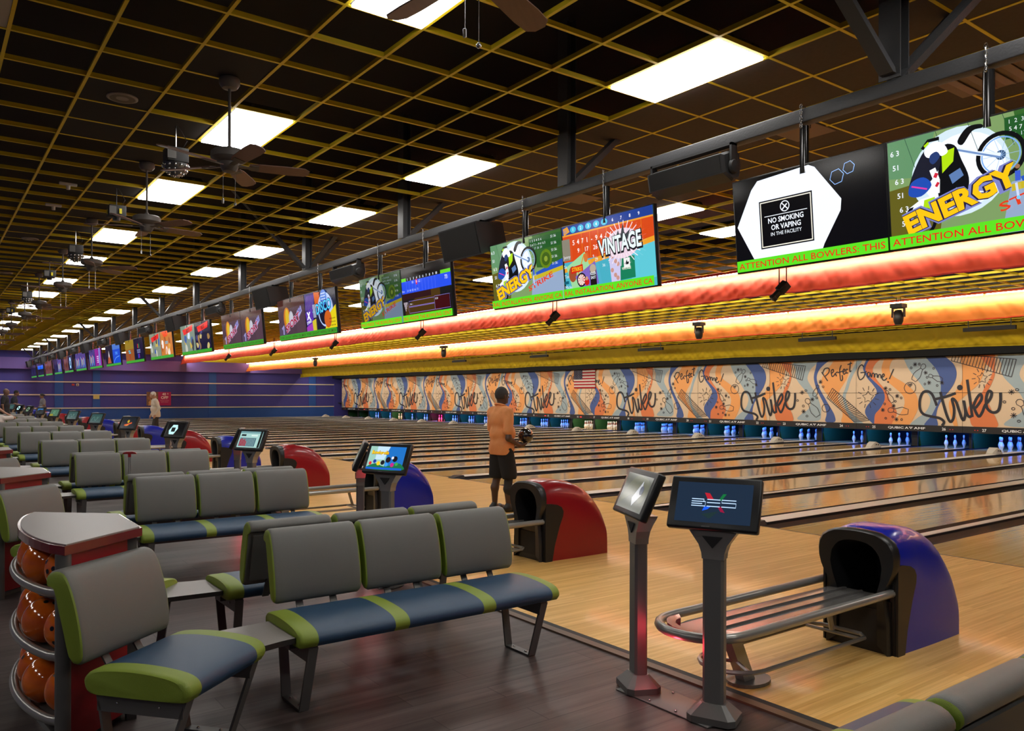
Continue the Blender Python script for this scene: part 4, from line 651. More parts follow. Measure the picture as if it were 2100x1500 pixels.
TVL={0:('showing a white hexagon with a No Smoking sign','showing the word ENERGY under a motocross rider, cut by the right edge'),1:('showing a motocross rider and ENERGY, beside the VINTAGE screen','showing the word VINTAGE over red and turquoise photos'),
2:('showing a dim motocross rider and ENERGY, beside a blue score table','showing a blue score table with total 73'),3:('showing SPORT and a bowling pin, beside the DISCO screen','showing the blue word DISCO'),
4:('showing SPORT, left one of the matching pair','showing SPORT, right one of the matching pair'),5:('showing grey graffiti under a red banner','showing a dark picture with a red banner'),6:('showing pale graffiti, sixth pair past the nearest one','showing an orange picture with a white horseshoe'),
7:('showing an orange and olive picture with a red bar','showing a black picture with coloured strokes'),8:('showing a brown triangle on black','showing a plain blue picture'),9:('showing coloured columns, beside the magenta screen','showing a magenta picture'),
10:('showing coloured columns, left one of a matching pair','showing coloured columns, right one of a matching pair'),11:('showing a brown picture, beside the white oval screen','showing a pale hexagon on black'),12:('showing a dark blue picture, thirteenth pair from the camera','showing dim coloured columns, thirteenth pair from the camera'),
13:('showing a brown picture, left one of the pair third from the end','showing a brown picture, right one of the pair third from the end'),14:('showing a blue band, left one of the next to last pair','showing a blue band, right one of the next to last pair'),15:('almost dark, left one of the farthest pair','almost dark, right one of the farthest pair')}
TICK={0:('ATTENTION ALL BOWLERS: THIS','ATTENTION ALL BOWLERS: THIS'),1:('RAL INSTALLATION, ANYONE CA','RAL INSTALLATION, ANYONE CA'),2:('ING INSIDE THE BOWLING CENT','ING INSIDE THE BOWLING CENT'),3:('YONE CAUGHT VAPING OR SMOK','YONE CAUGHT VAPING OR SMOK'),4:('RAL INSTALLATION, ANYONE CA','RAL INSTALLATION, ANYONE CA')}
TW,TH=1.26,.72
for k in range(0,16):
    for q in (0,1):
        y=CT+PITCH*k+(.642 if q==0 else -.642)
        t=thing('television','large flat screen %s'%TVL[k][q],'television',(5.33,y,2.965),group='screens hung from the black beam')
        TM=Matrix.Rotation(R(-5.5),4,'Y')
        b=MB([M_blk,M_brkt]); b.M=TM; b.rbox(-.012,.035,-TW/2-.012,TW/2+.012,-TH/2-.012,TH/2+.012,.006); b.rbox(.035,.08,-.4,.4,-.25,.25,.01); b.build('bezel',t)
        a=Art(TM@Vector((-.0135,TW/2,-TH/2)),TM.to_3x3()@Vector((0,-1,0)),TM.to_3x3()@Vector((0,0,1)),.00035)
        TVS[k][q](a,TW,TH)
        if k<5: ticker(a,TW,TH,TICK[k][q],dim=(k in(3,4)))
        else: a.rect(0,0,TW,.075,scr(60,150,40))
        a.build('screen',t)
        b=MB(mat('gloss_black_pole',(.012,.012,.013),.12)); b.tube([(-.02,0,.30),(-.02,0,.655)],.034,14); b.tube([(.03,.045,.30),(.03,.045,.60)],.012,8); b.build('pole',t)
        b=MB(M_chrome)
        if k<4:
            for i in range(7):
                z=.655+.024*i; b.tube([(-.062+.006*math.cos(v)*(i%2),.010*math.cos(v)*(1-i%2),z+.018*math.sin(v)) for v in [2*PI*j/8 for j in range(8)]],.003,4,closed=True)
        b.tube([(-.058,0,.65),(-.058,0,.80),(.0,0,.80),(.058,0,.80),(.058,0,.66),(0,0,.65)],.004,5); b.build('chain',t)
# ---------------------------------------------------------------- speakers hung between the screens
for k in range(0,16):
    y=CB+.03+PITCH*k; big=k%2==1
    lab=('big black box speaker tilted down from the beam' if big else 'slim black bar speaker hanging below the beam')+', %s between the screen pairs'%ORD[k]
    t=thing('speaker',lab,'speaker',(5.28,y,3.48),group='speakers on the black beam')
    b=MB(M_brkt)
    if not big:
        prof=[(-.12,.07),(-.09,-.08),(.02,-.13),(.10,-.10),(.13,0),(.10,.12),(.02,.13)]
        rings=[[(x*s_,yy,z*s_) for x,z in prof] for yy,s_ in ((-.42,.85),(-.40,1),(.40,1),(.42,.85))]; b.loft(rings,sm=False); b.build('cabinet',t)
        b=MB(mat('speaker_grille',(.01,.01,.01),.8,bump=.6,bscale=900)); b.loft([[(x,yy,z) for x,z in [(-.124,.06),(-.094,-.07),(-.088,-.07),(-.118,.06)]] for yy in (-.385,.385)],sm=False); b.build('grille',t)
        b=MB(M_blkm); b.box(-.04,.03,-.445,-.425,-.06,.17); b.lathe([(.001,-.46),(.05,-.455),(.06,-.44),(.06,-.43),(.001,-.425)],(-.0,0,-.02),14,ax='y'); b.box(-.04,.03,.425,.445,-.06,.17); b.box(-.04,.03,-.445,.445,.15,.17); b.build('bracket',t)
    else:
        M=Matrix.Rotation(R(-14),4,'Y'); b.M=M; b.loft([[(-.16,yy,-.22),(.22,yy,-.16),(.22,yy,.10),(-.16,yy,.16)] for yy in (-.41,.41)],sm=False); b.build('cabinet',t)
        b=MB(mat('speaker_grille',(.01,.01,.01),.8)); b.M=M; b.box(-.166,-.161,-.39,.39,-.20,.145); b.build('grille',t)
        b=MB(M_blkm); b.box(-.05,.05,-.30,-.27,-.02,.17); b.box(-.05,.05,.27,.30,-.02,.17); b.box(-.05,.05,-.3,.3,.15,.17); b.tube([(.05,-.2,.10),(.08,-.30,.16),(.0,-.28,.17)],.006,5); b.build('bracket',t)
# ---------------------------------------------------------------- ceiling fans
def make_fan():
    t=thing('ceiling_fan','x','ceiling fan',group='brown five-blade ceiling fans'); z=CEIL
    b=MB(M_fanm); b.lathe([(.075,z+.003),(.085,z-.01),(.085,z-.05),(.06,z-.085),(.02,z-.09)],seg=24); b.build('canopy',t)
    b=MB(M_fanm); b.tube([(0,0,z-.08),(0,0,z-.60)],.012,10); b.build('rod',t)
    b=MB(M_fanm); b.lathe([(.018,z-.575),(.03,z-.60),(.13,z-.615),(.15,z-.63),(.152,z-.68),(.13,z-.70),(.08,z-.715),(.07,z-.76),(.055,z-.79),(.02,z-.80)],seg=28); m=b.build('motor',t)
    for i in range(5):
        a_=R(-15+72*i); M=Matrix.Rotation(a_,4,'Z')@Matrix.Translation((0,0,z-.735))@Matrix.Rotation(R(-13),4,'X')
        b=MB(M_fan); b.M=M; P=[(.16,-.045),(.24,-.062),(.50,-.072),(.62,-.066),(.66,-.03),(.66,.03),(.62,.066),(.50,.072),(.24,.062),(.16,.045)]; b.prism(P,-.004,.004); bl=b.build('blade',t)
        b=MB(M_fanm); b.M=M; b.box(.07,.2,-.02,.02,-.012,-.004); b.box(.18,.24,-.045,.045,-.010,-.004); b.build('blade_arm',bl)
    b=MB(M_chrome); b.tube([(.05,.0,z-.79),(.05,0,z-1.05)],.0025,5); b.sphere((.05,0,z-1.06),.013,10,6); b.tube([(-.04,.04,z-.79),(-.04,.04,z-1.02)],.0025,5); b.lathe([(.001,z-1.06),(.009,z-1.055),(.009,z-1.02),(.001,z-1.015)],(-.04,.04,0),8); b.build('pull_chain',t); return t
f0=make_fan()
for i,y in enumerate(FANY):
    o=f0 if i==0 else copy_tree(f0); o.location=(2.10 if i else 2.04,y,0)
    if not i: o.rotation_euler=(0,0,R(40))
    if i: o.rotation_euler=(0,0,R(random.Random(i).uniform(-30,30)) if i>1 else 0)
    o['label']='brown ceiling fan %s'%('with two pull chains, cut off by the top edge' if i==0 else ('in full view in front of a bright ceiling light, %s complete one'%ORD[i-1]))
# disco lights
for i,(y,dome) in enumerate(DISCO):
    t=thing('disco_light',('black box light with a clear studded dome, %s'%['nearest','second','third','','farthest'][i] if dome else 'square black box light with a yellow sticker, %s'%{1:'nearest',3:'second',5:'farthest'}[i]),'party light',(2.04,y,3.93),group='party lights above the seats')
    b=MB(M_blkm); b.rbox(-.10,.10,-.10,.10,-.02,.12,.006); b.build('housing',t)
    b=MB(M_steel); b.box(-.101,-.02,-.108,-.1005,0,.10); b.build('side_plate',t)
    b=MB(M_chrome if dome else M_blkm); b.tube([(0,0,.12),(0,0,.355)],.007,6); b.build('rod',t)
    b=MB(M_blkm); b.tube([(.05,-.05,.12),(.09,-.07,.2),(.05,-.02,.3),(.02,0,.355)],.004,5); b.build('cable',t)
    if dome:
        b=MB(mat('dome_glass',(.08,.08,.08),.08,spec=.9)); b.lathe([(.125,-.03),(.12,-.05),(.10,-.095),(.065,-.128),(.03,-.142),(.001,-.145)][::-1],seg=24); d_=b.build('dome',t)
        b=MB(M_chrome)
        for r_,z_,n_ in ((.122,-.055,14),(.103,-.095,12),(.07,-.127,8),(.03,-.145,4)):
            for j in range(n_): q=2*PI*j/n_+z_*9; b.sphere((r_*math.cos(q),r_*math.sin(q),z_),.013,8,5)
        b.build('lenses',d_)
    else:
        b=MB(mat('yellow_sticker',(.7,.6,.02),.5)); b.box(-.1095,-.101,.0,.03,.01,.07); b.box(.015,.045,-.112,-.1005,.01,.075); b.build('sticker',t)
        b=MB(M_blk); b.lathe([(.001,-.07),(.045,-.065),(.05,-.02),(.001,-.018)],seg=16); b.build('lens',t)
# things in the left part of the ceiling
for i,(x,y) in enumerate(((1.46,7.9),(1.51,16.0),(1.51,20.8))):
    t=thing('ceiling_speaker','round pale ceiling speaker, %s'%['nearest, above the first seats','second from the camera','farthest from the camera'][i],'speaker',(x,y,CEIL),group='round ceiling speakers')
    b=MB(mat('dusty_white',(.30,.26,.22),.6)); b.lathe([(.13,.006),(.13,-.006),(.115,-.012),(.105,-.008)],seg=28); b.build('rim',t); b=MB(mat('speaker_mesh',(.2,.17,.14),.8,bump=1,bscale=900)); b.lathe([(.001,-.007),(.105,-.009),(.105,.004),(.001,.005)],seg=28); b.build('mesh_cover',t)
for i,y in enumerate((11.5,12.9)):
    t=thing('ceiling_sensor','small white T-shaped ceiling sensor, %s one'%['nearer','farther'][i],'sensor',(1.5,y,CEIL))
    b=MB(M_cream); b.rbox(-.10,.10,-.025,.025,-.03,.004,.006); b.build('plate',t); b=MB(M_cream); b.lathe([(.001,-.085),(.022,-.08),(.025,-.03),(.001,-.028)],seg=12); b.build('head',t)
t=thing('air_vent','pale grey square vent in the ceiling at the top left corner','vent',(.21,6.62,CEIL))
b=MB(mat('pale_vent',(.42,.38,.34),.6)); b.box(-.29,.29,-.29,.29,.004,.012); b.build('plate',t); b=MB(MC['pale_vent'])
for i in range(5): b.box(-.25+.1*i,-.19+.1*i,-.27,.27,-.02,.004)
b.build('louvres',t)
t=thing('air_vent','long brown louvred vent behind the beam at the top right','vent',(7.2,2.75,CEIL-.002))
b=MB(mat('brown_vent',(.22,.15,.1),.6)); b.box(-.3,.3,-.6,.6,-.006,.004); b.build('plate',t); b=MB(MC['brown_vent'])
for i in range(8): b.loft([[(-.27,-.55+.14*i,-.02),(.27,-.55+.14*i,-.02),(.27,-.47+.14*i,-.006),(-.27,-.47+.14*i,-.006)],[(-.27,-.545+.14*i,-.022),(.27,-.545+.14*i,-.022),(.27,-.46+.14*i,-.006),(-.27,-.46+.14*i,-.006)]],sm=False)
b.build('louvres',t)
for i in range(1,12):
    y=CT+PITCH*i-1.55
    t=thing('air_diffuser','brown scorched vent in the tiles behind the beam, %s from the camera'%ORD[i],'vent',(7.1,y,CEIL-.002),group='brown vents behind the beam')
    b=MB(MC['brown_vent']); b.box(-.3,.3,-.22,.22,-.008,.004); b.build('plate',t)
# stage lights in front of the valances
def make_head():
    t=thing('stage_light','x','stage light',group='x')
    b=MB(M_blkm); b.box(-.12,.12,-.14,.14,-.09,-.0); b.build('base',t)
    b=MB(M_blkm); b.box(-.03,.03,-.15,-.12,-.30,-.09); b.box(-.03,.03,.12,.15,-.30,-.09); b.box(-.03,.03,-.15,.15,-.11,-.085); b.build('yoke',t)
    b=MB(M_blk); b.lathe([(.001,-.48),(.07,-.47),(.10,-.40),(.115,-.30),(.11,-.20),(.07,-.14),(.001,-.13)],seg=14); b.build('lamp_head',t)
    b=MB(M_blkm); b.tube([(0,-.05,.16),(0,-.05,.004),(0,.05,.004),(0,.05,.16)],.008,5); b.build('hanger',t); return t
def make_scan():
    t=thing('stage_light','x','stage light',group='x')
    b=MB(M_blkm); b.tube([(0,-.08,.60),(0,-.08,-.02),(0,.08,-.02),(0,.08,.60)],.012,6); b.build('yoke',t)
    b=MB(M_blk); b.M=Matrix.Rotation(R(35),4,'Y')@Matrix.Rotation(R(25),4,'X'); b.rbox(-.08,.08,-.075,.075,-.10,.12,.01); b.rbox(-.05,.05,-.05,.05,-.24,-.10,.01); b.rbox(-.06,.06,-.055,.055,-.30,-.23,.01); b.build('barrel',t); return t
hd=make_scan()
for i in range(6):
    o=hd if i==0 else copy_tree(hd); o.location=(13.3,9.23+6.86*i,CEIL-.60); o['group']='spotlights before the red valance'; o['label']='small black spotlight hanging before the red valance, %s from the camera'%ORD[i]
hd=make_head()
for i,y in enumerate((9.33,15.1,28.9,42.6)):
    o=hd if i==0 else copy_tree(hd); o.location=(17.8,y,CEIL2-.16); o['group']='moving heads before the orange valance'; o['label']='black moving-head light before the orange valance, %s from the camera'%ORD[i]
# ultraviolet bars on the yellow valance
for i,(y) in enumerate((9.0,13.8,20.6,27.2,33.6)):
    t=thing('light_bar','long thin black light bar above the yellow valance, %s from the camera'%ORD[i],'light bar',(21.6,y,CEIL3-.22),group='black bars before the yellow valance')
    b=MB(M_blkm); b.rbox(-.04,.04,-.62,.62,-.05,.05,.01); b.build('housing',t); b=MB(M_blk)
    for s_ in (-.5,.5): b.tube([(0,s_,.05),(0,s_,.225)],.012,5)
    b.box(-.012,.012,-.5,.5,.05,.062)
    b.build('hanger',t)
# ---------------------------------------------------------------- seating
def mirror(sy): return Matrix.Diagonal((1,sy,1,1))
def back_profile():   # (a, z): a = distance from the centre line of the back-to-back pair
    return [(.285,.468),(.300,.50),(.290,.60),(.262,.72),(.228,.81),(.200,.848),(.165,.858),(.130,.848),(.112,.825),(.118,.800),(.150,.790),(.176,.70),(.208,.58),(.235,.48),(.262,.462)]
_BP=catmull(back_profile(),True,2)
def back_profile(): return _BP
SEATP=[(.31,.40),(.32,.43),(.37,.452),(.50,.462),(.64,.458),(.75,.445),(.80,.425),(.815,.395),(.80,.37),(.76,.36),(.45,.36),(.34,.365)]
SEATP=catmull(SEATP,True,3)
def cushion(b,prof,x0,x1,ends,rnd=.02):   # extrude along x with pillowed ends; ends = material of the last few centimetres
    cx_=sum(p[0] for p in prof)/len(prof); cz_=sum(p[1] for p in prof)/len(prof)
    st=[(x0,.90),(x0+rnd*.35,.965),(x0+rnd,1),(x0+.055,1),(x0+.056,1),(x1-.056,1),(x1-.055,1),(x1-rnd,1),(x1-rnd*.35,.965),(x1,.90)]
    rings=[[(x,-(cx_+(a-cx_)*k),cz_+(z-cz_)*k) for a,z in prof] for x,k in st]
    return rings
def make_bench(sy):
    t=thing('bench','x','bench'); M=mirror(1 if sy<0 else -1)   # built facing -Y; mirrored for the other side
    b=MB([M_navy,M_green]); b.M=M
    rings=[]; mm=[]
    xs=[(1.48,.90,1),(1.485,.965,1),(1.50,1,1),(1.575,1,1)]
    cuts=[(1.575,2.00,0),(2.00,2.085,1),(2.085,2.56,0),(2.56,2.645,1),(2.645,3.06,0)]
    cx_=sum(p[0] for p in SEATP)/len(SEATP); cz_=sum(p[1] for p in SEATP)/len(SEATP)
    st=[(1.48,.92),(1.487,.97),(1.50,1),(1.575,1)]+[(c[1],1) for c in cuts]+[(3.105,1),(3.118,.97),(3.125,.92)]
    ms=[1,1,1]+[c[2] for c in cuts]+[1,1,1]
    rings=[[(x,-(cx_+(a-cx_)*k),cz_+(z-cz_)*k) for a,z in SEATP] for x,k in st]
    b.loft(rings,mis=lambda i,j: ms[min(i,len(ms)-1)]); b.build('seat_cushion',t)
    for x0,x1 in ((1.54,2.055),(2.085,2.60),(2.63,3.145)):
        b=MB([M_grey,M_green]); b.M=M; P=back_profile(); rings=cushion(b,P,x0,x1,1)
        b.loft(rings,mis=lambda i,j: 1 if i in (0,) or i in (len(rings)-2,) else 0); bk=b.build('backrest',t)
        b=MB(M_greyb); b.M=M; b.loft([[(x,-.140,.775),(x,-.205,.50),(x,-.196,.497),(x,-.130,.772)] for x in (x0+.03,x1-.03)],sm=False); b.build('back_panel',bk)
        b=MB(M_steel); b.M=M; xm=(x0+x1)/2
        for xx in (xm-.10,xm+.10): b.loft([[(xx-.02,-.225,.50),(xx+.02,-.225,.50),(xx+.02,-.215,.50),(xx-.02,-.215,.50)],[(xx-.02,-.30,.37),(xx+.02,-.30,.37),(xx+.02,-.29,.37),(xx-.02,-.29,.37)]],sm=False)
        b.box(xm-.12,xm+.12,-.235,-.215,.48,.50); b.build('back_bracket',t)
    b=MB(M_steel); b.M=M; b.box(1.50,3.09,-.62,-.54,.315,.358); b.build('seat_rail',t)
    for x in (1.56,3.02): leg_frame(M,x,t)
    # end table joining the bench to the corner chair
    b=MB([M_lamt,M_dedge]); b.M=M; P=[(1.475,-.40),(1.02,-.44),(.99,-.47),(1.20,-.86),(1.30,-.80),(1.40,-.775),(1.475,-.765)]
    b.prism(P,.385,.412,1,mt=0); b.build('end_table',t)
    return t
def leg_frame(M,x,t,w=.05,a0=.36,a1=.78,rot=None):
    b=MB(M_steel); b.M=M if rot is None else rot
    tt=.012
    # top bar, front and back uprights (leaning), foot bar: one bent steel strap
    Ft,Fb,Bt,Bb=(-a1,.36),(-a1+.12,.0),(-a0,.36),(-a0-.06,.0)
    def strip(p,q):
        d=Vector((q[0]-p[0],q[1]-p[1])).normalized(); n=Vector((-d.y,d.x))*tt/2
        P=[(p[0]+n.x,p[1]+n.y),(p[0]-n.x,p[1]-n.y),(q[0]-n.x,q[1]-n.y),(q[0]+n.x,q[1]+n.y)]
        b.loft([[(xx,y,z) for y,z in P] for xx in (x-w/2,x+w/2)],sm=False)
    b.box(x-w/2,x+w/2,-a1,-a0,.347,.359); strip((Ft[0],.353),(Fb[0],.006)); strip((Bt[0],.353),(Bb[0],.006)); b.box(x-w/2,x+w/2,Fb[0],Bb[0],.0,.012)
    b.box(x-w*.5,x-w*.4,-a1+.01,-a0-.0,.28,.35)
    l=b.build('leg',t)
    b=MB(M_chrome); b.M=M if rot is None else rot
    for y in (Fb[0]+.06,Bb[0]-.06): b.sphere((x,y,.012),.008,8,5)
    for y in (-a1+.12,-a0-.1): b.sphere((x-w*.5,y,.32),.007,8,5)
    b.build('bolts',l); return l
def make_chair(sy):
    t=thing('corner_chair','x','chair'); M=mirror(1 if sy<0 else -1)@Matrix.Translation((.93,-.80,0))@Matrix.Rotation(R(40),4,'Z')@Matrix.Translation((0,.56,0))
    # local: seat spans a .31...82, back behind; x -.3...3
    b=MB([M_navy,M_green]); b.M=M; cx_=sum(p[0] for p in SEATP)/len(SEATP); cz_=sum(p[1] for p in SEATP)/len(SEATP)
    st=[(-.30,.9),(-.292,.97),(-.275,1),(-.21,1),(.21,1),(.275,1),(.292,.97),(.30,.9)]; ms=[1,1,1,0,1,1,1]
    b.loft([[(x*(1 if a<.6 else 1.0),-(cx_+(a-cx_)*k*1.0),cz_+(z-cz_)*k*1.15) for a,z in SEATP] for x,k in st],mis=lambda i,j:ms[min(i,6)]); b.build('seat_cushion',t)
    b=MB([M_grey,M_green]); b.M=M; rings=cushion(b,back_profile(),-.285,.285,1); b.loft(rings,mis=lambda i,j:1 if i==0 or i==len(rings)-2 else 0); bk=b.build('backrest',t)
    b=MB(M_greyb); b.M=M; b.loft([[(x,-.140,.775),(x,-.205,.50),(x,-.196,.497),(x,-.130,.772)] for x in (-.25,.25)],sm=False); b.build('back_panel',bk)
    b=MB(M_steel); b.M=M
    for xx in (-.1,.1): b.loft([[(xx-.02,-.225,.50),(xx+.02,-.225,.50),(xx+.02,-.215,.50),(xx-.02,-.215,.50)],[(xx-.02,-.32,.355),(xx+.02,-.32,.355),(xx+.02,-.31,.355),(xx-.02,-.31,.355)]],sm=False)
    b.box(-.12,.12,-.235,-.215,.48,.50); b.build('back_bracket',t)
    b=MB(M_steel); b.M=M; b.box(-.22,.22,-.62,-.54,.315,.355); b.build('seat_rail',t)
    for x in (-.245,.245): leg_frame(None,x,t,rot=M)
    return t
bA,bB,cA,cB=make_bench(-1),make_bench(1),make_chair(-1),make_chair(1)
usedb={}
def put(proto,key,label,loc,group):
    o=proto if key not in usedb else copy_tree(proto); usedb[key]=1
    o.location=loc; o['label']=label; o['group']=group
for j in range(-1,16):
    y=CB+PITCH*j
    if y>YE-2.2: break
    nm=ORD[j] if j>=0 else None
    if j>=0: put(bA,'bA','three-seat grey and blue bench facing the camera, in the %s row'%nm,(0,y,0),'benches facing the camera')
    lab='three-seat grey and blue bench facing away, in the %s row'%nm if j>=0 else 'bench seen from behind at the bottom right corner'
    if j==-1: put(bB,'bB',lab,(-.06,.785,0),'benches facing away')
    else: put(bB,'bB',lab,(0,y,0),'benches facing away')
    if 0<=j<=5:
        put(cA,'cA','grey corner chair facing the camera beside the %s bench'%nm,(0,y,0),'corner chairs facing the camera')
        put(cB,'cB','grey corner chair facing away beside the %s bench'%nm,(0,y,0),'corner chairs facing away')
# ---------------------------------------------------------------- ball racks with tables on top
def make_rack():
    t=thing('ball_rack','x','ball rack'); 
    def arc(n=14,r0=0): # left side, from the near corner round to the far corner
        return [(.50-(.115+r0)*math.sin(PI*i/n)**.6, -.60+1.2*i/n) for i in range(n+1)]
    P=[(.88,-.28),(.88,.28),(.50,.62)]+[(x,y) for x,y in arc()[::-1]][1:-1]+[(.50,-.62)]
    b=MB([M_edge,M_lamt]); b.prism(P,.905,.945,0,mt=0); b.build('table_edge',t)
    c=(.65,0); Q=[(c[0]+(x-c[0])*.95,c[1]+(y-c[1])*.965) for x,y in P]; b=MB(M_lamt); b.prism(Q,.944,.950); b.build('table_top',t)
    for s_ in (-1,1):
        b=MB(M_steel); b.tube([(.50,.575*s_,0),(.50,.575*s_,.905)],.032,14); b.build('post',t)
        b=MB(M_steel); b.box(.815,.86,min(.26*s_,.215*s_),max(.26*s_,.215*s_),0,.905); b.build('post',t)
        b=MB(M_redp); b.loft([[(.53,.548*s_,z),(.815,.27*s_,z),(.805,.26*s_,z),(.52,.538*s_,z)] for z in (.05,.90)],sm=False); b.build('side_panel',t)
    b=MB(M_redp); b.box(.84,.85,-.215,.215,.05,.90); b.build('end_panel',t)
    b=MB(M_steel)
    P2=[(.80,-.22),(.80,.22),(.52,.52),(.44,.3),(.42,0),(.44,-.3),(.52,-.52)]
    for z in (.66,.385,.105): pass
    for z,zz in ((.735,.69),(.455,.41),(.175,.13)):
        b=MB(M_steel); b.prism(P2,zz-.012,zz); b.build('shelf',t)
        b=MB(M_tube); A=arc(20,.015); b.tube([(x,y*.955,z) for x,y in A],.021,10); b.build('rail',t)
    b=MB(mat('tiny_white_label',(.6,.6,.6),.5)); 
    b=MB(M_steel); b.prism([(.80,-.2),(.80,.2),(.52,.5),(.46,0),(.52,-.5)],0,.03); b.build('base',t)
    return t
rk=make_rack()
def make_ball(m,name='bowling_ball'):
    b=MB([m,M_blk]); b.sphere((0,0,0),.108,28,18)
    for dx,dy in ((.02,.014),(-.006,.026),(.01,-.022)):
        v=Vector((-.8,-.45,.55)).normalized(); s_=v.orthogonal().normalized(); u_=v.cross(s_); c=(v*.108+s_*dx*1.4+u_*dy*1.4).normalized()*.1082; n=14; rr=.0115
        ring=[tuple((c+s_*rr*math.cos(2*PI*k/n)+u_*rr*math.sin(2*PI*k/n)).normalized()*.1086) for k in range(n)]
        b.add(ring,[tuple(range(n))],1)
    return b.build(name)
ob=make_ball(M_oball); usedball=False
for j in range(0,4):
    y=CB+PITCH*j
    o=rk if j==0 else copy_tree(rk); o.location=(0,y,0); o['group']='ball racks with table tops'; o['label']='ball rack under a taupe table top with maroon edge, %s from the camera'%ORD[j]
    if j>2: continue
    for ti,(z,tn) in enumerate(((.80,'top'),(.52,'middle'),(.24,'bottom'))):
        for bi,(bx,by) in enumerate(((.56,-.345),(.49,-.138),(.49,.082),(.52,.298))):
            o=ob if not usedball else ob.copy()
            if usedball: COL.objects.link(o)
            usedball=True; rr=random.Random(j*31+ti*7+bi); o.location=(bx,y+by+(.015 if ti==1 else 0),z-.001); o.rotation_euler=(rr.uniform(-1.6,1.6),rr.uniform(-1.2,1.2),rr.uniform(-2,2))
            tag(o,'orange bowling ball, %s on the %s shelf of the %s rack'%(['first','second','third','last'][bi],tn,ORD[j]),'bowling ball','orange bowling balls')
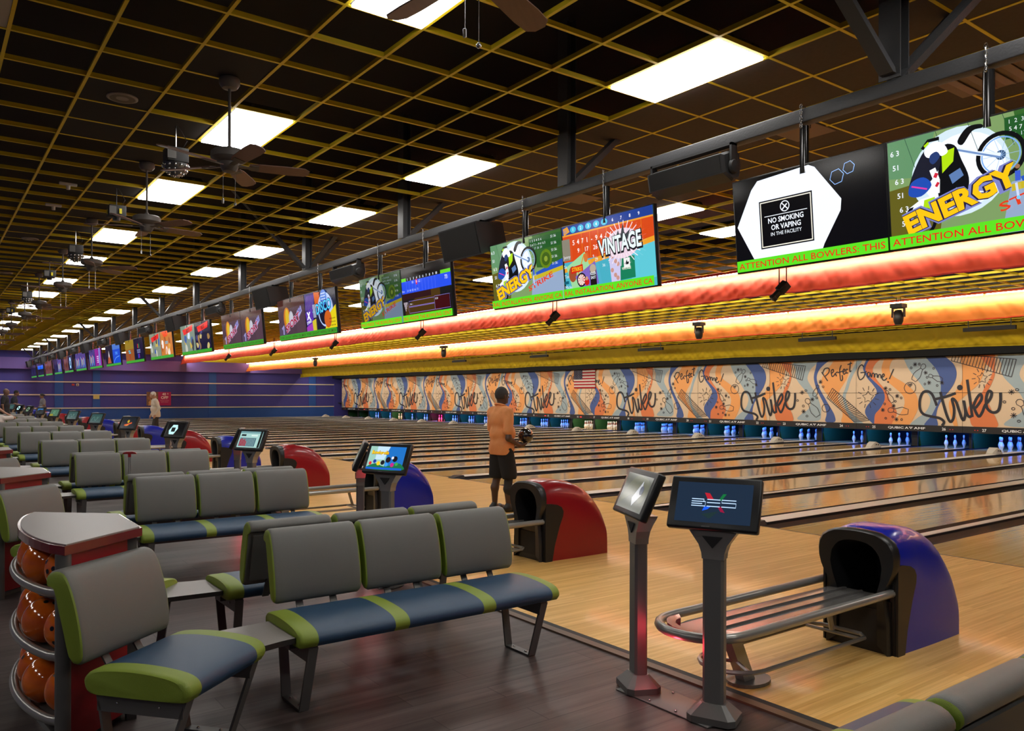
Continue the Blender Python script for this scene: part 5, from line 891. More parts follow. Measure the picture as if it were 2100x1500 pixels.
# ---------------------------------------------------------------- ball returns
def make_return(shell,nm):
    t=thing('ball_return','x','ball return'); XF=4.80
    def top(x):
        P=[(4.80,.742),(4.86,.762),(4.95,.772),(5.05,.770),(5.2,.745),(5.35,.69),(5.47,.60),(5.56,.49),(5.62,.36),(5.63,.30)]
        for (a,b_),(c,d) in zip(P,P[1:]):
            if x<=c: return b_+(d-b_)*(x-a)/(c-a)
        return P[-1][1]
    xs=[4.80,4.83,4.86,4.90,4.95,5.0,5.05,5.08,5.12,5.2,5.3,5.38,5.45,5.52,5.57,5.60,5.625]; N=28; rings=[]
    for x in xs:
        H=top(x); wd=.235+.012*math.sin((x-4.8)*3); ring=[]
        for i in range(N+1):
            a=PI*i/N; cs,sn=math.cos(a),math.sin(a)
            y=wd*math.copysign(abs(cs)**.42,cs)*(1 if sn>.0 else 1); z=H*abs(sn)**.52
            y*=1+.12*max(0,1-(x-4.8)/.35)*min(max((z-.42)*8,0),1); ring.append((x,y,max(z,0)))
        rings.append(ring)
    def mis(i,j):
        if j<0: return 0
        x=(xs[i]+xs[min(i+1,len(xs)-1)])/2; z=sum(rings[i][jj][2] for jj in (j,min(j+1,N)))/2
        if x<4.83: return 1
        return 0
    b=MB([shell,M_blk]); b.loft([r[::-1] for r in rings],cap=False,closed=False,mis=lambda i,j:mis(i,N-1-j))
    n=N+1; o_=len(b.v); b.add(rings[-1],[tuple(range(n))],0); b.build('hood',t)
    b=MB(M_blk); SP=[(4.81,.0),(4.895,.0),(4.925,.15),(4.985,.33),(5.03,.43),(5.035,.475),(5.01,.515),(4.96,.54),(4.88,.555),(4.81,.56)]
    for s_ in (-1,1): b=MB(M_blk); b.prismy(SP,min(.2*s_,.2525*s_),max(.2*s_,.2525*s_)); b.build('side_panel',t)
    # front: mushroom shaped black frame with an arched opening
    out=[(.215,0),(.21,.20),(.185,.36),(.20,.42),(.245,.50),(.265,.58),(.26,.65),(.225,.71),(.16,.745),(.08,.757)]
    out=out+[(0,.76)]+[(-y,z) for y,z in out[::-1]]
    inn=[(.13,.05),(.13,.20),(.125,.36),(.15,.44),(.165,.52),(.155,.59),(.12,.645),(.07,.668),(.03,.675)]; inn=inn+[(0,.676)]+[(-y,z) for y,z in inn[::-1]]
    outc=out[:10]+[(0,.76)]+out[11:]; 
    n=min(len(out),len(inn))
    def rs(P,n):   # resample polyline
        L=[0]
        for p,q in zip(P,P[1:]): L.append(L[-1]+math.hypot(q[0]-p[0],q[1]-p[1]))
        r=[];k=0
        for i in range(n):
            d=L[-1]*i/(n-1)
            while k<len(L)-2 and L[k+1]<d: k+=1
            f=(d-L[k])/(L[k+1]-L[k]); r.append((P[k][0]+(P[k+1][0]-P[k][0])*f,P[k][1]+(P[k+1][1]-P[k][1])*f))
        return r
    A=rs(out,41);B_=rs(inn,41); ln=lambda z:-.022*max(0,(z-.35)/.4)
    b=MB(M_blk); rings=[[(4.812,y,z) for y,z in A],[(4.785+ln(z),y,z) for y,z in A],[(4.768+ln(z),y*.95,z*.985) for y,z in A],[(4.775+ln(z),B_[i][0]*1.05,B_[i][1]*1.02) for i,(y,z) in enumerate(A)],[(4.80,y,z) for y,z in B_],[(5.25,y*.8,z*.9) for y,z in B_]]
    b.loft(rings,cap=False,closed=False); b.add([(5.25,y*.8,z*.9) for y,z in B_],[tuple(range(len(B_)))]); b.box(4.80,4.83,-.21,.21,.0,.33); b.build('front_frame',t)
    b=MB(M_blkm); b.box(4.793,4.80,-.16,.16,.05,.27); b.build('door',t)
    yc=.035; zt=.375
    # the U shaped rail
    path=[(5.03,yc-.245,zt+.01),(3.36,yc-.245,zt)]+[(3.36-.235*math.sin(q),yc-.245*math.cos(q),zt) for q in [PI*i/12 for i in range(1,12)]]+[(3.36,yc+.245,zt),(4.95,yc+.245,zt+.01)]
    b=MB([M_tube,M_edge]); b.tube(path,.026,12,mi=0); 
    b.build('rail',t)
    b=MB(M_pan); pp=[(4.82,yc-.15),(4.82,yc+.15),(3.40,yc+.16)]+[(3.40-.16*math.sin(q),yc+.16*math.cos(q)) for q in [PI*i/8 for i in range(1,8)]]+[(3.40,yc-.16)]
    b.prism(pp,zt-.03,zt-.015)
    for yy in (-.055,.055): b.loft([[(x,yc+yy-.012,zt-.016),(x,yc+yy+.012,zt-.016),(x,yc+yy+.006,zt-.003),(x,yc+yy-.006,zt-.003)] for x in (3.42,4.80)],sm=False)
    b.build('tray',t)
    b=MB(M_edge); pf=[(3.40,yc+.22)]+[(3.38-.21*math.sin(q),yc+.22*math.cos(q)) for q in [PI*i/10 for i in range(1,10)]]+[(3.40,yc-.22),(3.34,yc-.15)]+[(3.34-.13*math.sin(q),yc-.15*math.cos(q)) for q in [PI*i/8 for i in range(1,8)]]+[(3.34,yc+.15)]
    b.prism(pf,zt-.03,zt+.012); fb=b.build('front_bumper',t)
    b=MB(M_led); b.rbox(3.17,3.19,yc-.03,yc+.03,zt-.042,zt-.030,.003); b.build('indicator_lamp',fb)
    b=MB(M_tube); b.loft([[(3.66,yc-.03,.02),(3.75,yc-.03,.02),(3.75,yc+.03,.02),(3.66,yc+.03,.02)],[(3.50,yc-.03,zt-.03),(3.59,yc-.03,zt-.03),(3.59,yc+.03,zt-.03),(3.50,yc+.03,zt-.03)]],sm=False); b.build('leg',t)
    b=MB(M_steel); b.prism([(3.73+.14*math.cos(q),yc+.11*math.sin(q)) for q in [2*PI*i/20 for i in range(20)]],.002,.02); b.build('foot_plate',t)
    b=MB(M_tube); b.tube([(4.50,yc,zt-.03),(4.56,yc,.15)],.018,8); b.build('rear_leg',t)
    def ring(x0,x1,wd,z,r):
        pts=[]
        for cx_,s0 in ((x1-.12,-1),(x0+wd,1)):
            pass
        P=[(x1,yc-wd+.06,z),(x1,yc+wd-.06,z),(x1-.06,yc+wd,z),(x0+wd,yc+wd,z)]+[(x0+wd-wd*math.sin(q),yc+wd*math.cos(q),z) for q in [PI*i/9 for i in range(1,9)]]+[(x0+wd,yc-wd,z),(x1-.06,yc-wd,z)]
        b.tube(P,r,8,closed=True)
    b=MB(M_tube); ring(3.42,4.66,.19,.135,.013); b.tube([(3.52,yc-.17,.135),(3.62,yc,.135),(3.52,yc+.17,.135)],.011,6); b.tube([(4.56,yc-.19,.135),(4.56,yc+.19,.135)],.011,6); b.build('foot_ring',t)
    return t
rB,rR=make_return(M_blue,'blue'),make_return(M_red,'red'); ub=ur=False
for k in range(0,16):
    blue=k%2==0; proto=rB if blue else rR; c='blue' if blue else 'red'
    o=proto if (blue and not ub) or (not blue and not ur) else copy_tree(proto)
    if blue: ub=True
    else: ur=True
    o.location=(0,CL+PITCH*k-.02,.002); o['group']=c+' ball returns'
    nth=k//2; o['label']='%s ball return hood with curved tray rail, %s %s one from the camera'%(c,ORD[nth],c)
# ---------------------------------------------------------------- scoring consoles
def art_bes(a,w,h):
    S=scr; a.rect(0,0,w,h,S(32,46,64)); a.poly([(.15,h*.2),(.25,h*.3),(.2,h*.1)],S(34,52,52)); c=(w/2,h/2)
    a.poly([(c[0]-.055,c[1]+.058),(c[0]-.025,c[1]+.055),(c[0]+.0,c[1]+.02),(c[0]-.035,c[1]+.02)],S(180,35,50)); a.poly([(c[0]+.03,c[1]+.02),(c[0]+.05,c[1]+.055),(c[0]+.07,c[1]+.055),(c[0]+.045,c[1]+.015)],S(25,110,60)); a.poly([(c[0]-.06,c[1]-.05),(c[0]-.05,c[1]-.025),(c[0]-.01,c[1]-.02),(c[0]-.03,c[1]-.04)],S(30,90,230)); a.poly([(c[0]+.025,c[1]-.02),(c[0]+.045,c[1]-.05),(c[0]+.07,c[1]-.055),(c[0]+.045,c[1]-.02)],S(140,25,60))
    L=S(190,220,255); wd=.005
    x=c[0]-.125
    for P in ([(x,.018),(x+.07,.018),(x+.07,.004)],[(x,.004),(x+.08,.004),(x+.08,-.022),(x,-.022)],[(x,-.009),(x+.062,-.009)]): a.line([(p,c[1]+q) for p,q in P],wd,L)
    x=c[0]-.036
    for q in (.018,.0,-.022): a.line([(x,c[1]+q),(x+.075,c[1]+q)],wd,L)
    x=c[0]+.048
    for P in ([(x+.08,.018),(x,.018),(x,.002),(x+.08,.002),(x+.08,-.022),(x,-.022)],): a.line([(p,c[1]+q) for p,q in P],wd,L)
def art_dull(a,w,h):
    S=scr; a.rect(0,0,w,h,S(60,66,58)); a.poly(catmull([(.02,.03),(.2,.1),(.38,.06),(.4,.2),(.15,.22)],True,4),S(72,76,58)); a.poly([(.25,.03),(.34,.11),(.30,.2),(.21,.08)],S(165,168,172)); a.circ(.32,.14,.03,S(50,60,80),14)  # pale diamond: a ceiling light's reflection painted into the screen picture
def art_town(a,w,h):
    S=scr; a.rect(0,0,w,h,S(35,110,190)); a.rect(0,0,w*.5,h,S(150,195,180)); a.poly([(w*.2,h),(w*.55,h),(w*.45,.1),(w*.2,.1)],S(190,220,240)); a.poly(catmull([(0,0),(.1,.06),(.22,.03),(.36,.07),(w,.05),(w,0)],True,3),S(30,110,70)); a.rect(0,0,w,.02,S(30,90,200))
    a.text('Bowlopolis',.03,h*.66,.035,S(120,30,10),'l',bold=.08,w=.21); a.text('Bowlopolis',.03,h*.665,.035,S(250,205,30),'l',bold=.03,w=.205)
    for i,(x,y,r,c) in enumerate(((.04,.06,.018,(220,50,50)),(.09,.08,.02,(30,60,160)),(.14,.06,.022,(240,200,40)),(.19,.07,.025,(30,30,40)),(.25,.10,.03,(35,25,30)),(.24,.05,.02,(60,150,230)),(.31,.05,.022,(190,40,130)),(.33,.11,.03,(25,22,30)),(.36,.06,.018,(60,160,80)),(.30,.12,.015,(230,230,240)))): a.circ(x,y,r,S(*c),10)
def art_chart(a,w,h):
    S=scr; a.rect(0,0,w,h,S(160,200,195)); a.rect(.0,h-.03,w,h,S(110,150,155)); a.rect(.03,h-.07,.12,h-.045,S(30,35,40)); a.rect(.22,h-.07,.34,h-.05,S(210,230,225)); a.rect(.02,.015,.33,.14,S(80,110,120))
    for i in range(11): a.rect(.03+.027*i,.02,.034+.027*i,.13,S(170,200,205))
    for i,v in enumerate((.10,.11,.09,.10,.07)): a.rect(.036+.027*i,.02,.054+.027*i,.02+v,S(160,25,45))
    a.rect(w-.04,0,w,h,S(30,35,35))
def art_hex(a,w,h,dim=False):
    a.rect(0,0,w,h,K); c=scr(190,235,235) if not dim else scr(120,150,120); a.poly([(.08,.02),(.05,.09),(.12,.2),(.24,.2),(.27,.13),(.2,.02)],c); a.rect(.11,.07,.21,.15,scr(25,30,32))
def art_orange(a,w,h): S=scr; a.rect(0,0,w,h,S(28,32,40)); a.circ(.2,.15,.035,S(190,160,40),14); a.line([(.1,.06),(.2,.08),(.33,.12)],.03,S(215,90,40)); a.line([(.15,.05),(.24,.07)],.02,S(225,140,60))
def art_teal(a,w,h): S=scr; a.rect(0,0,w,h,S(45,75,75)); a.line(catmull([(.03,.05),(.12,.16),(.2,.06),(.32,.17)],False,5),.012,S(80,120,110)); a.circ(.25,.14,.03,S(70,100,90),12)
def art_olive(a,w,h): S=scr; a.rect(0,0,w,h,S(70,105,85)); a.poly([(0,0),(.2,.0),(.15,.08),(0,.06)],S(140,130,40)); a.circ(.2,.13,.04,S(130,180,140),12,rin=.01)
def art_navyb(a,w,h): S=scr; a.rect(0,0,w,h,S(22,26,32)); a.poly([(.05,.12),(.15,.17),(.35,.15),(.36,.2),(.04,.2)],S(40,110,180))
CSN={0:(art_dull,art_bes),1:(art_dull,art_town),2:(art_dull,art_chart),3:(art_dull,art_hex),4:(art_dull,art_orange),5:(art_dull,art_teal),6:(art_dull,lambda a,w,h:(art_teal(a,w,h))),7:(art_dull,art_olive),8:(art_dull,art_navyb),9:(art_dull,lambda a,w,h:art_hex(a,w,h,True)),10:(art_dull,art_hex),11:(art_dull,art_teal),12:(art_dull,art_teal)}
CSL={0:'showing blue lettering over a red and green cross',1:'showing a bright cartoon picture',2:'showing a chart with red bars',3:'showing a white hexagon, fourth from the camera',4:'showing an orange and yellow logo',5:'showing a dim teal picture, sixth from the camera',6:'showing a dim teal picture, seventh from the camera',7:'showing an olive and green picture',8:'showing a blue streak on black',9:'showing a dull green hexagon',10:'showing a white hexagon, eleventh from the camera',11:'showing a grey picture, twelfth from the camera',12:'showing a grey picture with a green lamp below'}
def console(k):
    t=thing('scoring_console','twin touch screens on posts, nearer one %s'%CSL[k],'scoring console',(3.15,CL+PITCH*k+.03,0),group='scoring consoles')
    b=MB(M_steel); b.rbox(-.11,.11,-.30,.33,.0,.008,.003); p=b.build('base_plate',t)
    b=MB(M_chrome)
    for x in (-.09,.09):
        for y in (-.08,.1): b.sphere((x,y,.011),.007,8,5)
    b.build('bolts',p)
    for s_,y,yaw,an in ((1,.27,25,CSN[k][0]),(-1,-.25,-22 if 0 else 24,CSN[k][1])):
        rz=R(-yaw) if s_>0 else R(yaw)      # monitors look towards the seats, turned away from each other
        M=Matrix.Translation((0,y,0))@Matrix.Rotation(rz,4,'Z')
        sq=lambda hx,hy,z,c=.02:[(-hx+c,-hy,z),(hx-c,-hy,z),(hx,-hy+c,z),(hx,hy-c,z),(hx-c,hy,z),(-hx+c,hy,z),(-hx,hy-c,z),(-hx,-hy+c,z)]
        b=MB(M_steel); b.M=M; b.loft([sq(.095,.12,.008,.03),sq(.095,.12,.04,.03),sq(.045,.062,.095,.015)],sm=False); b.build('base_cover',t)
        b=MB(mat('post_grey',(.15,.148,.145),.4,.2,bump=.1,bscale=400)); b.M=M; b.loft([sq(.036,.052,.09,.012),sq(.036,.052,.80,.012)],sm=False); po=b.build('post',t)
        # flared neck
        b=MB(M_tube); b.M=M; prof=[(.80,.054,0),(.83,.057,0),(.87,.07,.004),(.91,.098,.010),(.945,.122,.02),(.96,.128,.024)]
        b.loft([[(-.037+d*-.2,-w_,z),(.037+d,-w_,z),(.037+d,w_,z),(-.037+d*-.2,w_,z)] for z,w_,d in prof],sm=False); nk=b.build('neck',t)
        b=MB(M_blkm); b.M=M; b.add([(-.0395,-.05,.912),(-.0395,.05,.912),(-.0385,0,.855),(-.046,-.05,.912),(-.046,.05,.912),(-.045,0,.855)],[(3,4,5),(0,3,5,2),(1,2,5,4),(0,1,4,3)]); b.build('emblem',nk)
        b=MB(M_led if k!=12 else M_ledg); b.M=M; b.sphere((-.045,-.03*s_,.962),.008 if k<3 else .02,8,6); b.build('indicator_lamp',nk)
        MM=M@Matrix.Translation((0,0,1.065))@Matrix.Rotation(R(24),4,'Y')
        b=MB(M_blk); b.M=MM; b.rbox(-.025,.02,-.225,.225,-.135,.135,.012); b.rbox(.018,.05,-.12,.12,-.12,.06,.01); mo=b.build('monitor',t)
        a=Art(MM@Vector((-.0262,.186,-.1017)),MM.to_3x3()@Vector((0,-1,0))*.865,MM.to_3x3()@Vector((0,0,1))*.865,.0004); w_,h_=.43,.235; an(a,w_,h_)
        a.text('QUBICAAMF',.186,-.026,.006,mat('bezel_text',(.25,.25,.25),.5),'c'); a.build('screen',mo)
for k in range(0,13): console(k)
# red lamps under the trays of the nearest consoles
for k in range(0,3):
    c=CL+PITCH*k
    l=bpy.data.lights.new('console_lamp','POINT'); l.energy=1.5; l.color=(1,.05,.08); l.shadow_soft_size=.03; o=bpy.data.objects.new('console_lamp',l); o.location=(3.10,c+.02,.30); COL.objects.link(o)

# ---------------------------------------------------------------- small things on the far wall and around

t=thing('poster','magenta and brown poster reading 40% OFF on the far wall','poster',(12.03,Y1-.08,.89))
b=MB(M_cream); b.box(0,1.53,0,.012,0,.91); b.build('backing',t)
a=Art((0,-.001,0),(1,0,0),(0,0,1),.001); a.rect(0,0,.75,.91,ink(120,85,60)); a.poly([(.1,.0),(.25,.5),(.4,.0)],ink(185,140,100)); a.circ(.18,.5,.12,ink(150,100,70),12); a.circ(.5,.55,.16,ink(170,130,100),12); a.circ(.22,.2,.1,ink(200,150,90),12); a.rect(.72,0,1.53,.91,ink(170,20,90))
a.text('40',1.09,.68,.17,WT if 0 else ink(235,215,205),'c',bold=.03); a.text('%',1.28,.74,.09,ink(235,215,205),'l',bold=.03); a.text('OFF',1.12,.44,.19,ink(235,215,205),'c',bold=.04); a.text('SINGLE GAMES',1.12,.30,.06,ink(205,150,160),'c'); a.text('AND SHOES',1.12,.20,.06,ink(205,150,160),'c'); a.build('print',t)
t=thing('wall_sign','small yellow sign on the blue pilaster of the far wall','sign',(8.86,Y1-.09,1.33)); b=MB(mat('yellow_sign',(.62,.48,.14),.5)); b.box(0,.36,0,.02,0,.26); b.build('plate',t)
t=thing('alarm_box','tiny red fire alarm on the far wall','alarm',(7.65,Y1-.05,2.17)); b=MB(mat('alarm_red',(.4,.02,.02),.4)); b.rbox(0,.16,0,.05,0,.12,.01); b.build('case',t)
t=thing('alarm_box','tiny cream box beside the red alarm on the far wall','alarm',(7.90,Y1-.05,2.15)); b=MB(M_cream); b.rbox(0,.16,0,.05,0,.16,.01); b.build('case',t); b=MB(M_blk); b.box(.05,.11,-.006,.0,.04,.1); b.build('window',t)
# red T handle standing in the third row
t=thing('handle_tool','red T-shaped handle on a thin double metal rod between the seats','tool',(1.86,9.62,0),rz=R(-20))
b=MB(M_red); b.loft([[(-.075,-.012,.945),(.075,-.012,.945),(.075,.012,.945),(-.075,.012,.945)],[(-.06,-.014,.962),(.06,-.014,.962),(.06,.014,.962),(-.06,.014,.962)],[(-.03,-.012,.972),(.03,-.012,.972),(.03,.012,.972),(-.03,.012,.972)]],sm=False); b.box(-.015,.015,-.012,.012,.91,.95); b.build('handle',t)
b=MB(M_chrome); b.tube([(-.008,0,.91),(-.008,0,.02),(.008,0,.02),(.008,0,.91)],.004,6); b.build('rod',t); b=MB(M_blk); b.box(-.10,.10,-.1,.1,0,.02); b.build('foot',t)
# ---------------------------------------------------------------- people: bodies grown from blended tapered limbs
def surface(D,org,vx):
    S=D<0; nx,ny,nz=[q-1 for q in D.shape]
    c=[(i,j,k) for i in (0,1) for j in (0,1) for k in (0,1)]
    cnt=sum(S[i:i+nx,j:j+ny,k:k+nz].astype(np.int8) for i,j,k in c); act=(cnt>0)&(cnt<8)
    idx=-np.ones(act.shape,int); I=np.argwhere(act); idx[act]=np.arange(len(I)); pos=np.zeros((len(I),3)); w_=np.zeros(len(I))
    for a in c:
        for ax in range(3):
            if a[ax]: continue
            b_=list(a); b_[ax]=1
            da=D[I[:,0]+a[0],I[:,1]+a[1],I[:,2]+a[2]]; db=D[I[:,0]+b_[0],I[:,1]+b_[1],I[:,2]+b_[2]]
            m=(da<0)!=(db<0); t=np.where(m,da/(da-db+1e-12),0)
            p=np.array(a,float)[None,:].repeat(len(I),0); p[:,ax]+=t; pos[m]+=p[m]; w_[m]+=1
    V=(I+pos/w_[:,None])*vx+org; F=[]
    for ax in range(3):
        o1,o2=[q for q in range(3) if q!=ax]; sl=[slice(1,n) for n in (nx,ny,nz)]; sl[ax]=slice(0,(nx,ny,nz)[ax])
        A=S[tuple(slice(s.start,s.stop) for s in sl)]; sl2=list(sl); sl2[ax]=slice(sl[ax].start+1,sl[ax].stop+1); B_=S[tuple(sl2)]
        E=np.argwhere(A!=B_); 
        if not len(E): continue
        base=E.copy(); base[:,o1]+=1; base[:,o2]+=1
        ins=A[tuple(E.T)]
        def cell(d1,d2):
            q=base.copy(); q[:,o1]-=d1; q[:,o2]-=d2; return idx[tuple(q.T)]
        Q=np.stack([cell(1,1),cell(0,1),cell(0,0),cell(1,0)],1)
        fl=ins if ax!=1 else ~ins; Q[~fl]=Q[~fl][:,::-1]; F.append(Q)
    F=np.concatenate(F); F=F[(F>=0).all(1)]
    return V,F
def sdf_object(name,prims,vx,m,parent,k=.03,cuts=(),bumpf=None):
    pts=[]
    for p in prims:
        if p[0]=='c': pts+= [np.array(p[1])-max(p[3],p[4]),np.array(p[1])+max(p[3],p[4]),np.array(p[2])-max(p[3],p[4]),np.array(p[2])+max(p[3],p[4])]
        else: pts+= [np.array(p[1])-max(p[2]),np.array(p[1])+max(p[2])]
    lo=np.min(pts,0)-.03; hi=np.max(pts,0)+.03; n=np.ceil((hi-lo)/vx).astype(int)+2
    G=[lo[i]+vx*np.arange(n[i]) for i in range(3)]; D=np.full(n,1.0)
    for p in prims:
        kk=k
        if p[0]=='c':
            a,b_,ra,rb=np.array(p[1],float),np.array(p[2],float),p[3],p[4]; mr=max(ra,rb)+3*k+.01; l_=np.minimum(a,b_)-mr; h_=np.maximum(a,b_)+mr
            if len(p)>5: kk=p[5]
        else:
            a=np.array(p[1],float); mr=max(p[2])+3*k+.01; l_=a-mr; h_=a+mr
            if len(p)>4: kk=p[4]
        s=[slice(max(int((l_[i]-lo[i])/vx),0),min(int((h_[i]-lo[i])/vx)+2,n[i])) for i in range(3)]
        X,Y,Z=np.meshgrid(G[0][s[0]],G[1][s[1]],G[2][s[2]],indexing='ij')
        if p[0]=='c':
            d=b_-a; L=(d*d).sum()+1e-9; t=np.clip(((X-a[0])*d[0]+(Y-a[1])*d[1]+(Z-a[2])*d[2])/L,0,1)
            q=np.sqrt((X-a[0]-t*d[0])**2+(Y-a[1]-t*d[1])**2+(Z-a[2]-t*d[2])**2)-(ra+(rb-ra)*t)
        else:
            r=p[2]; x,y,z=X-a[0],Y-a[1],Z-a[2]
            if len(p)>3 and p[3]:   # pitch about y
                c_,s_=math.cos(p[3]),math.sin(p[3]); x,z=c_*x-s_*z,s_*x+c_*z
            e=np.sqrt((x/r[0])**2+(y/r[1])**2+(z/r[2])**2); q=(e-1)*min(r)*1.0
            q=np.where(e>0,e*(e-1)/np.maximum(np.sqrt((x/r[0]**2)**2+(y/r[1]**2)**2+(z/r[2]**2)**2),1e-6),q)
        o=D[tuple(s)]; h=np.clip(kk-np.abs(o-q),0,None)/kk; D[tuple(s)]=np.minimum(o,q)-h*h*kk*.25
    if len(cuts) or bumpf:
        X,Y,Z=np.meshgrid(*G,indexing='ij')
        if bumpf: D=D+bumpf(X,Y,Z)
        for nrm,c_ in cuts: D=np.maximum(D,nrm[0]*X+nrm[1]*Y+nrm[2]*Z-c_)
    V,F=surface(D,lo,vx)
    me=bpy.data.meshes.new(name); me.from_pydata(V.tolist(),[],F.tolist()); me.materials.append(m); me.polygons.foreach_set('use_smooth',[True]*len(F)); me.update()
    bm=bmesh.new(); bm.from_mesh(me); bmesh.ops.recalc_face_normals(bm,faces=bm.faces[:]); bm.to_mesh(me); bm.free()
    o=bpy.data.objects.new(name,me); COL.objects.link(o); o.parent=parent; return o
def person(label,loc,rz,H,skin,hair,top,bottom,vx=.02,arms=None,short=False,sleeve='short',lean=0,hands=False,belly=.02,legs=None,bun=False,name_group=None,sleeve_bare=False,shoe=None,bald=False,sit=False,brace=None):
    t=thing('person',label,'person',loc,rz); s=H/1.75
    P=lambda x,y,z:(x*s,y*s,z*s)
    lx=lambda z: lean*(z-.9)
    zo=.42 if sit else 0
    sh=1.42; hx=lx(1.42)
    arms=arms or {1:[(0,.29,1.13),(.05,.30,.87)],-1:[(0,-.29,1.13),(.05,-.30,.87)]}
    legs=legs or {1:(.02,.11),-1:(-.04,-.11)}
    b=[]
    b.append(('e',P(lx(.95),0,.95),(.125*s,.17*s,.13*s))); b.append(('e',P(lx(1.10)+belly*.5,0,1.10),((.115+belly)*s,.155*s,.16*s))); b.append(('e',P(lx(1.28),0,1.29),(.12*s,.175*s,.17*s)))
    b.append(('c',P(lx(1.40),-.14,1.40),P(lx(1.40),.14,1.40),.065*s,.065*s)); nk=(lx(1.5)+.01,0,1.50)
    hd=(lx(1.62)+.045,0,1.625)
    b.append(('c',P(lx(1.4),0,1.42),P(nk[0]+.015,0,1.55),.062*s,.058*s))
    b.append(('e',P(hd[0]-.008,0,hd[2]+.015),(.098*s,.078*s,.105*s))); b.append(('e',P(hd[0]+.03,0,hd[2]-.05),(.062*s,.058*s,.068*s))); 
    b.append(('c',P(hd[0]+.093,0,hd[2]+.015),P(hd[0]+.112,0,hd[2]-.022),.009*s,.015*s,.012)); b.append(('c',P(hd[0]+.085,-.03,hd[2]+.03),P(hd[0]+.085,.03,hd[2]+.03),.012*s,.012*s,.015))
    b.append(('c',P(hd[0]+.086,-.018,hd[2]-.052),P(hd[0]+.086,.018,hd[2]-.052),.009*s,.009*s,.010)); b.append(('e',P(hd[0]+.075,0,hd[2]-.092),(.022*s,.024*s,.018*s)))
    for sd in (-1,1): b.append(('e',P(hd[0]-.012,.078*sd,hd[2]-.005),(.018*s,.010*s,.030*s),0,.008))
    for sd in (1,-1):
        S_=(lx(1.40),.185*sd,1.385); E_=arms[sd][0]; W_=arms[sd][1]
        b+= [('c',P(*S_),P(*E_),.052*s,.040*s),('c',P(*E_),P(*W_),.040*s,.026*s)]
        e=Vector(E_);wv=Vector(W_); d=(wv-e).normalized()
        if hands and len(arms[sd])>2:
            hdv=arms[sd][2]; pc=wv+Vector(hdv['dir'])*.055; b.append(('c',P(*wv),P(*(wv+Vector(hdv['dir'])*.075)),.026*s,.034*s))
            up=Vector(hdv['up']); side=Vector(hdv['dir']).cross(up).normalized(); dr=Vector(hdv['dir'])
            for fi,(off,ln_) in enumerate(((-.030,.070),(-.010,.080),(.011,.076),(.031,.060))):
                p0=wv+dr*.085+side*off; p1=p0+dr*ln_*.5+up*.010+side*off*.15; p2=p1+dr*ln_*.38+up*.028; b+= [('c',P(*p0),P(*p1),.0105*s,.0095*s,.006),('c',P(*p1),P(*p2),.0095*s,.008*s,.005)]
            th=hdv['thumb']; p0=wv+dr*.03+side*.026*th; p1=p0+dr*.035+side*.030*th+up*.012; p2=p1+dr*.028+side*.006*th+up*.022; b+= [('c',P(*p0),P(*p1),.013*s,.0115*s,.008),('c',P(*p1),P(*p2),.0115*s,.009*s,.006)]
        else:
            h0=wv+d*.02; h1=wv+d*.09; side=Vector((1,0,0)) if abs(d.z)>.6 else Vector((0,0,1)); side=(side-d*side.dot(d)).normalized(); nn=d.cross(side)
            b.append(('c',P(*wv),P(*h1),.026*s,.033*s))
            for off,ln_ in ((-.028,.06),(-.009,.072),(.010,.068),(.028,.055)): p0=h1+side*off; b.append(('c',P(*p0),P(*(p0+d*ln_+nn*.02)),.011*s,.009*s,.006))
            p0=wv+d*.03+side*.028; b.append(('c',P(*p0),P(*(p0+d*.05+side*.028)),.013*s,.010*s,.008))
    for sd in (1,-1):
        fx,fy=legs[sd]; kx=fx*.5+.03
        if sit: kn=(.44,.13*sd,.92); an=(.46,.13*sd,.52); hp=(lx(.9)+.02,.09*sd,.93)
        else: kn=(kx,fy*.97,.49); an=(fx,fy,.09); hp=(lx(.9),.085*sd,.90)
        b+= [('c',P(*hp),P(*kn),.082*s,.056*s),('c',P(*kn),P(kn[0]*.4+an[0]*.6-.02,kn[1],kn[2]*.6+an[2]*.4),.054*s,.056*s),('c',P(kn[0]*.4+an[0]*.6-.02,kn[1],kn[2]*.6+an[2]*.4),P(*an),.054*s,.036*s),('c',P(an[0]-.03,an[1],.045+zo),P(an[0]+.15,an[1]+.01*sd,.035+zo),.036*s,.030*s)]
    body=sdf_object('body',b,vx,skin,t,.03 if vx<.012 else .035)
    # shirt
    q=[('e',P(lx(.95),0,.95),(.150*s,.190*s,.15*s)),('e',P(lx(1.10)+belly*.5,0,1.10),((.135+belly)*s,.178*s,.17*s)),('e',P(lx(1.28),0,1.29),(.142*s,.195*s,.17*s)),('c',P(lx(1.40),-.135,1.405),P(lx(1.40),.135,1.405),.076*s,.076*s),('c',P(lx(.9),-.07,.86),P(lx(.9),.07,.86),.135*s,.135*s),('c',P(lx(1.4),0,1.43),P(nk[0],0,1.485),.076*s,.070*s)]
    cuts=[((0,0,-1),-.80*s),((.25,0,1),(1.497+.25*lx(1.5))*s)]
    for sd in (1,-1):
        S_=Vector((lx(1.40),.185*sd,1.385)); E_=Vector(arms[sd][0]); W_=Vector(arms[sd][1])
        if sleeve=='short': m_=S_.lerp(E_,.72); q.append(('c',P(*S_),P(*m_),.070*s,.068*s))
        else: q+= [('c',P(*S_),P(*E_),.068*s,.056*s),('c',P(*E_),P(*W_),.056*s,.042*s)]
    fold=(lambda X,Y,Z: .0035*np.sin(34*Z+9*Y+6*X)*np.clip((1.3*s-Z)*3,0,1)+.002*np.sin(60*Y+30*Z)) if vx<.012 else None
    sdf_object('shirt',q,vx,top,t,.035,cuts,fold)
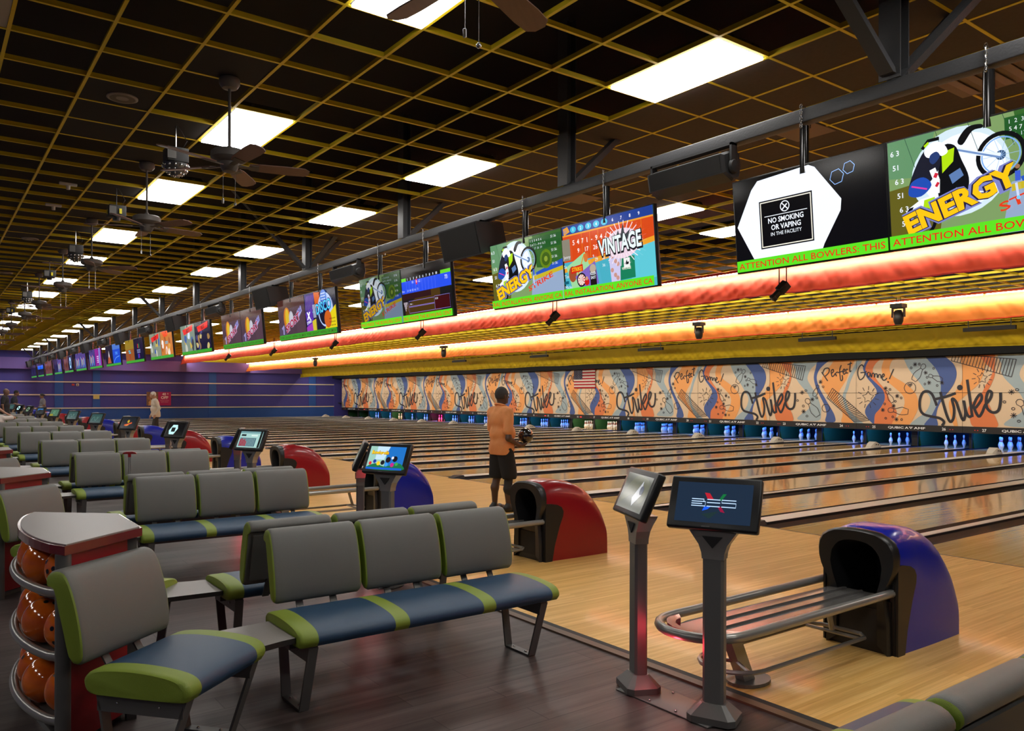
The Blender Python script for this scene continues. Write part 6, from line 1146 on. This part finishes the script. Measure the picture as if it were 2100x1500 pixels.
    # trousers or shorts
    q=[('e',P(lx(.93),0,.92),(.142*s,.182*s,.14*s))]
    for sd in (1,-1):
        fx,fy=legs[sd]; kx=fx*.5+.03
        if sit: q+= [('c',P(lx(.9),.09*sd,.93),P(.44,.13*sd,.92),.10*s,.085*s),('c',P(.44,.13*sd,.92),P(.46,.13*sd,.54),.075*s,.06*s)]
        elif short: q+= [('c',P(lx(.9),.085*sd,.88),P(kx,fy*1.02,.52),.112*s,.112*s)]
        else: q+= [('c',P(lx(.9),.085*sd,.88),P(kx,fy,.49),.102*s,.078*s),('c',P(kx,fy,.49),P(fx,fy,.06),.078*s,.062*s)]
    cuts=[((0,0,1),(.97 if not sit else 1.03)*s)]
    if short: cuts.append(((0,0,-1),-.46*s))
    sdf_object('shorts' if short else 'trousers',q,vx,bottom,t,.03,cuts,(lambda X,Y,Z:.003*np.sin(40*Y+8*Z)) if vx<.012 else None)
    # shoes
    q=[]
    for sd in (1,-1):
        fx,fy=legs[sd]
        if sit: fx,fy=.46,.13*sd
        q+= [('c',P(fx-.045,fy,.05+zo),P(fx+.09,fy+.005*sd,.045+zo),.048*s,.046*s),('c',P(fx+.09,fy+.005*sd,.045+zo),P(fx+.175,fy+.01*sd,.036+zo),.046*s,.034*s),('c',P(fx-.01,fy,.09+zo),P(fx-.01,fy,.05+zo),.045*s,.047*s)]
    sdf_object('shoes',q,vx,shoe or M_blk,t,.02,[((0,0,-1),-.002-zo*s)])
    if not bald:
        q=[('e',P(hd[0]-.012,0,hd[2]+.022),(.103*s,.084*s,.108*s))]
        if bun: q+= [('e',P(hd[0]-.12,0,hd[2]+.03),(.045*s,.045*s,.045*s))]
        cuts=[((.83,0,-.55),(hd[0]*.83+.050-.55*(hd[2]+.0))*s),((0,0,-1),-(hd[2]-.045)*s)]
        sdf_object('hair',q,vx,hair,t,.02,cuts)
    if brace is not None:
        fx,fy=legs[brace]; kx=fx*.5+.03
        sdf_object('knee_sleeve',[('c',P(kx,fy*.97,.50),P(kx*.4+fx*.6-.02,fy,.32),.062*s,.062*s),('c',P(kx*.4+fx*.6-.02,fy,.32),P(fx,fy,.24),.060*s,.052*s)],vx,M_blkm,t,.02,[((0,0,-1),-.235*s)])
    return t
SK1=mat('dark_brown_skin',(.085,.042,.025),.5); SK2=mat('light_skin',(.42,.24,.16),.5); SK3=mat('brown_skin',(.16,.085,.055),.5)
c=Vector((0,0,0))
man=person('person in an orange polo shirt and black shorts holding a black bowling ball',(6.45,8.95,.002),R(4),1.72,SK1,mat('grey_black_hair',(.045,.043,.042),.9),mat('orange_knit',(.86,.36,.13),.85,noise=(90,.3,(.78,.30,.11))),mat('black_cloth',(.013,.013,.014),.9),vx=.0085,
 arms={-1:[(-.07,-.235,1.04),(.17,-.185,.925),dict(dir=(.97,.12,.06),up=(.05,.1,.98),thumb=1)],1:[(.03,.25,1.08),(.22,.07,.93),dict(dir=(.85,-.25,.1),up=(.05,.2,.97),thumb=-1)]},short=True,lean=-.05,hands=True,belly=.055,legs={1:(-.02,.12),-1:(.05,-.10)},brace=-1)
s_=1.72/1.75
b=MB(MC['orange_knit']); Pc=[((.005-.022+.082*math.cos(q))*s_,.080*math.sin(q)*s_,(1.492-.022*math.cos(q))*s_) for q in [2*PI*i/20 for i in range(20)]]; b.tube(Pc,.013,8,closed=True); b.build('collar',man)
bb=make_ball(M_bball); bb.location=man.matrix_world@Vector((0,0,0)) if 0 else (6.45+.335,8.95-.11,.925+.118); tag(bb,'glossy black bowling ball held in front by the man in orange','bowling ball')
person('person with white hair in a cream sweater walking by the far lanes',(6.92,31.2,.002),R(184),1.72,SK2,mat('white_hair',(.6,.57,.52),.9),mat('cream_sweater',(.62,.55,.45),.9),mat('dark_trousers',(.03,.03,.032),.9),vx=.017,sleeve='long',lean=.10,legs={1:(.16,.10),-1:(-.14,-.10)},arms={1:[(-.02,.28,1.13),(.10,.29,.90)],-1:[(-.02,-.28,1.13),(.08,-.29,.89)]},belly=.03)
person('person in a grey top with dark tied-back hair, standing far off by the wall',(4.9,46,0),R(190),1.66,SK3,mat('black_hair',(.015,.013,.012),.8),mat('grey_top',(.16,.15,.16),.9),mat('dark_trousers',(.03,.03,.032),.9),vx=.024,bun=True,arms={1:[(.02,.27,1.13),(.2,.2,1.0)],-1:[(.02,-.27,1.13),(.18,-.2,.98)]})
person('person in a black shirt at the left edge, the nearer of two',(2.67,37.2,0),R(-20),1.84,SK3,mat('black_hair',(.015,.013,.012),.8),mat('black_shirt',(.016,.016,.018),.9),mat('dark_trousers',(.03,.03,.032),.9),vx=.022,bald=True)
person('person in a dark navy shirt leaning on a console at the far left',(3.40,43.2,.002),R(-15),1.80,SK3,mat('black_hair',(.015,.013,.012),.8),mat('navy_shirt',(.02,.022,.035),.9),mat('dark_trousers',(.03,.03,.032),.9),vx=.022,arms={-1:[(.12,-.28,1.14),(.36,-.2,1.05)],1:[(.1,.28,1.14),(.34,.2,1.05)]},lean=.15)

person('seated person in a white top with one arm raised, at the left edge',(1.62,25.40,-.375),R(90),1.68,SK2,mat('brown_hair',(.05,.03,.02),.9),mat('white_top',(.6,.57,.53),.9),mat('orange_shorts',(.75,.2,.06),.9),vx=.017,sit=True,arms={-1:[(.14,-.44,1.40),(.16,-.17,1.58)],1:[(.06,.27,1.14),(.28,.18,1.02)]})
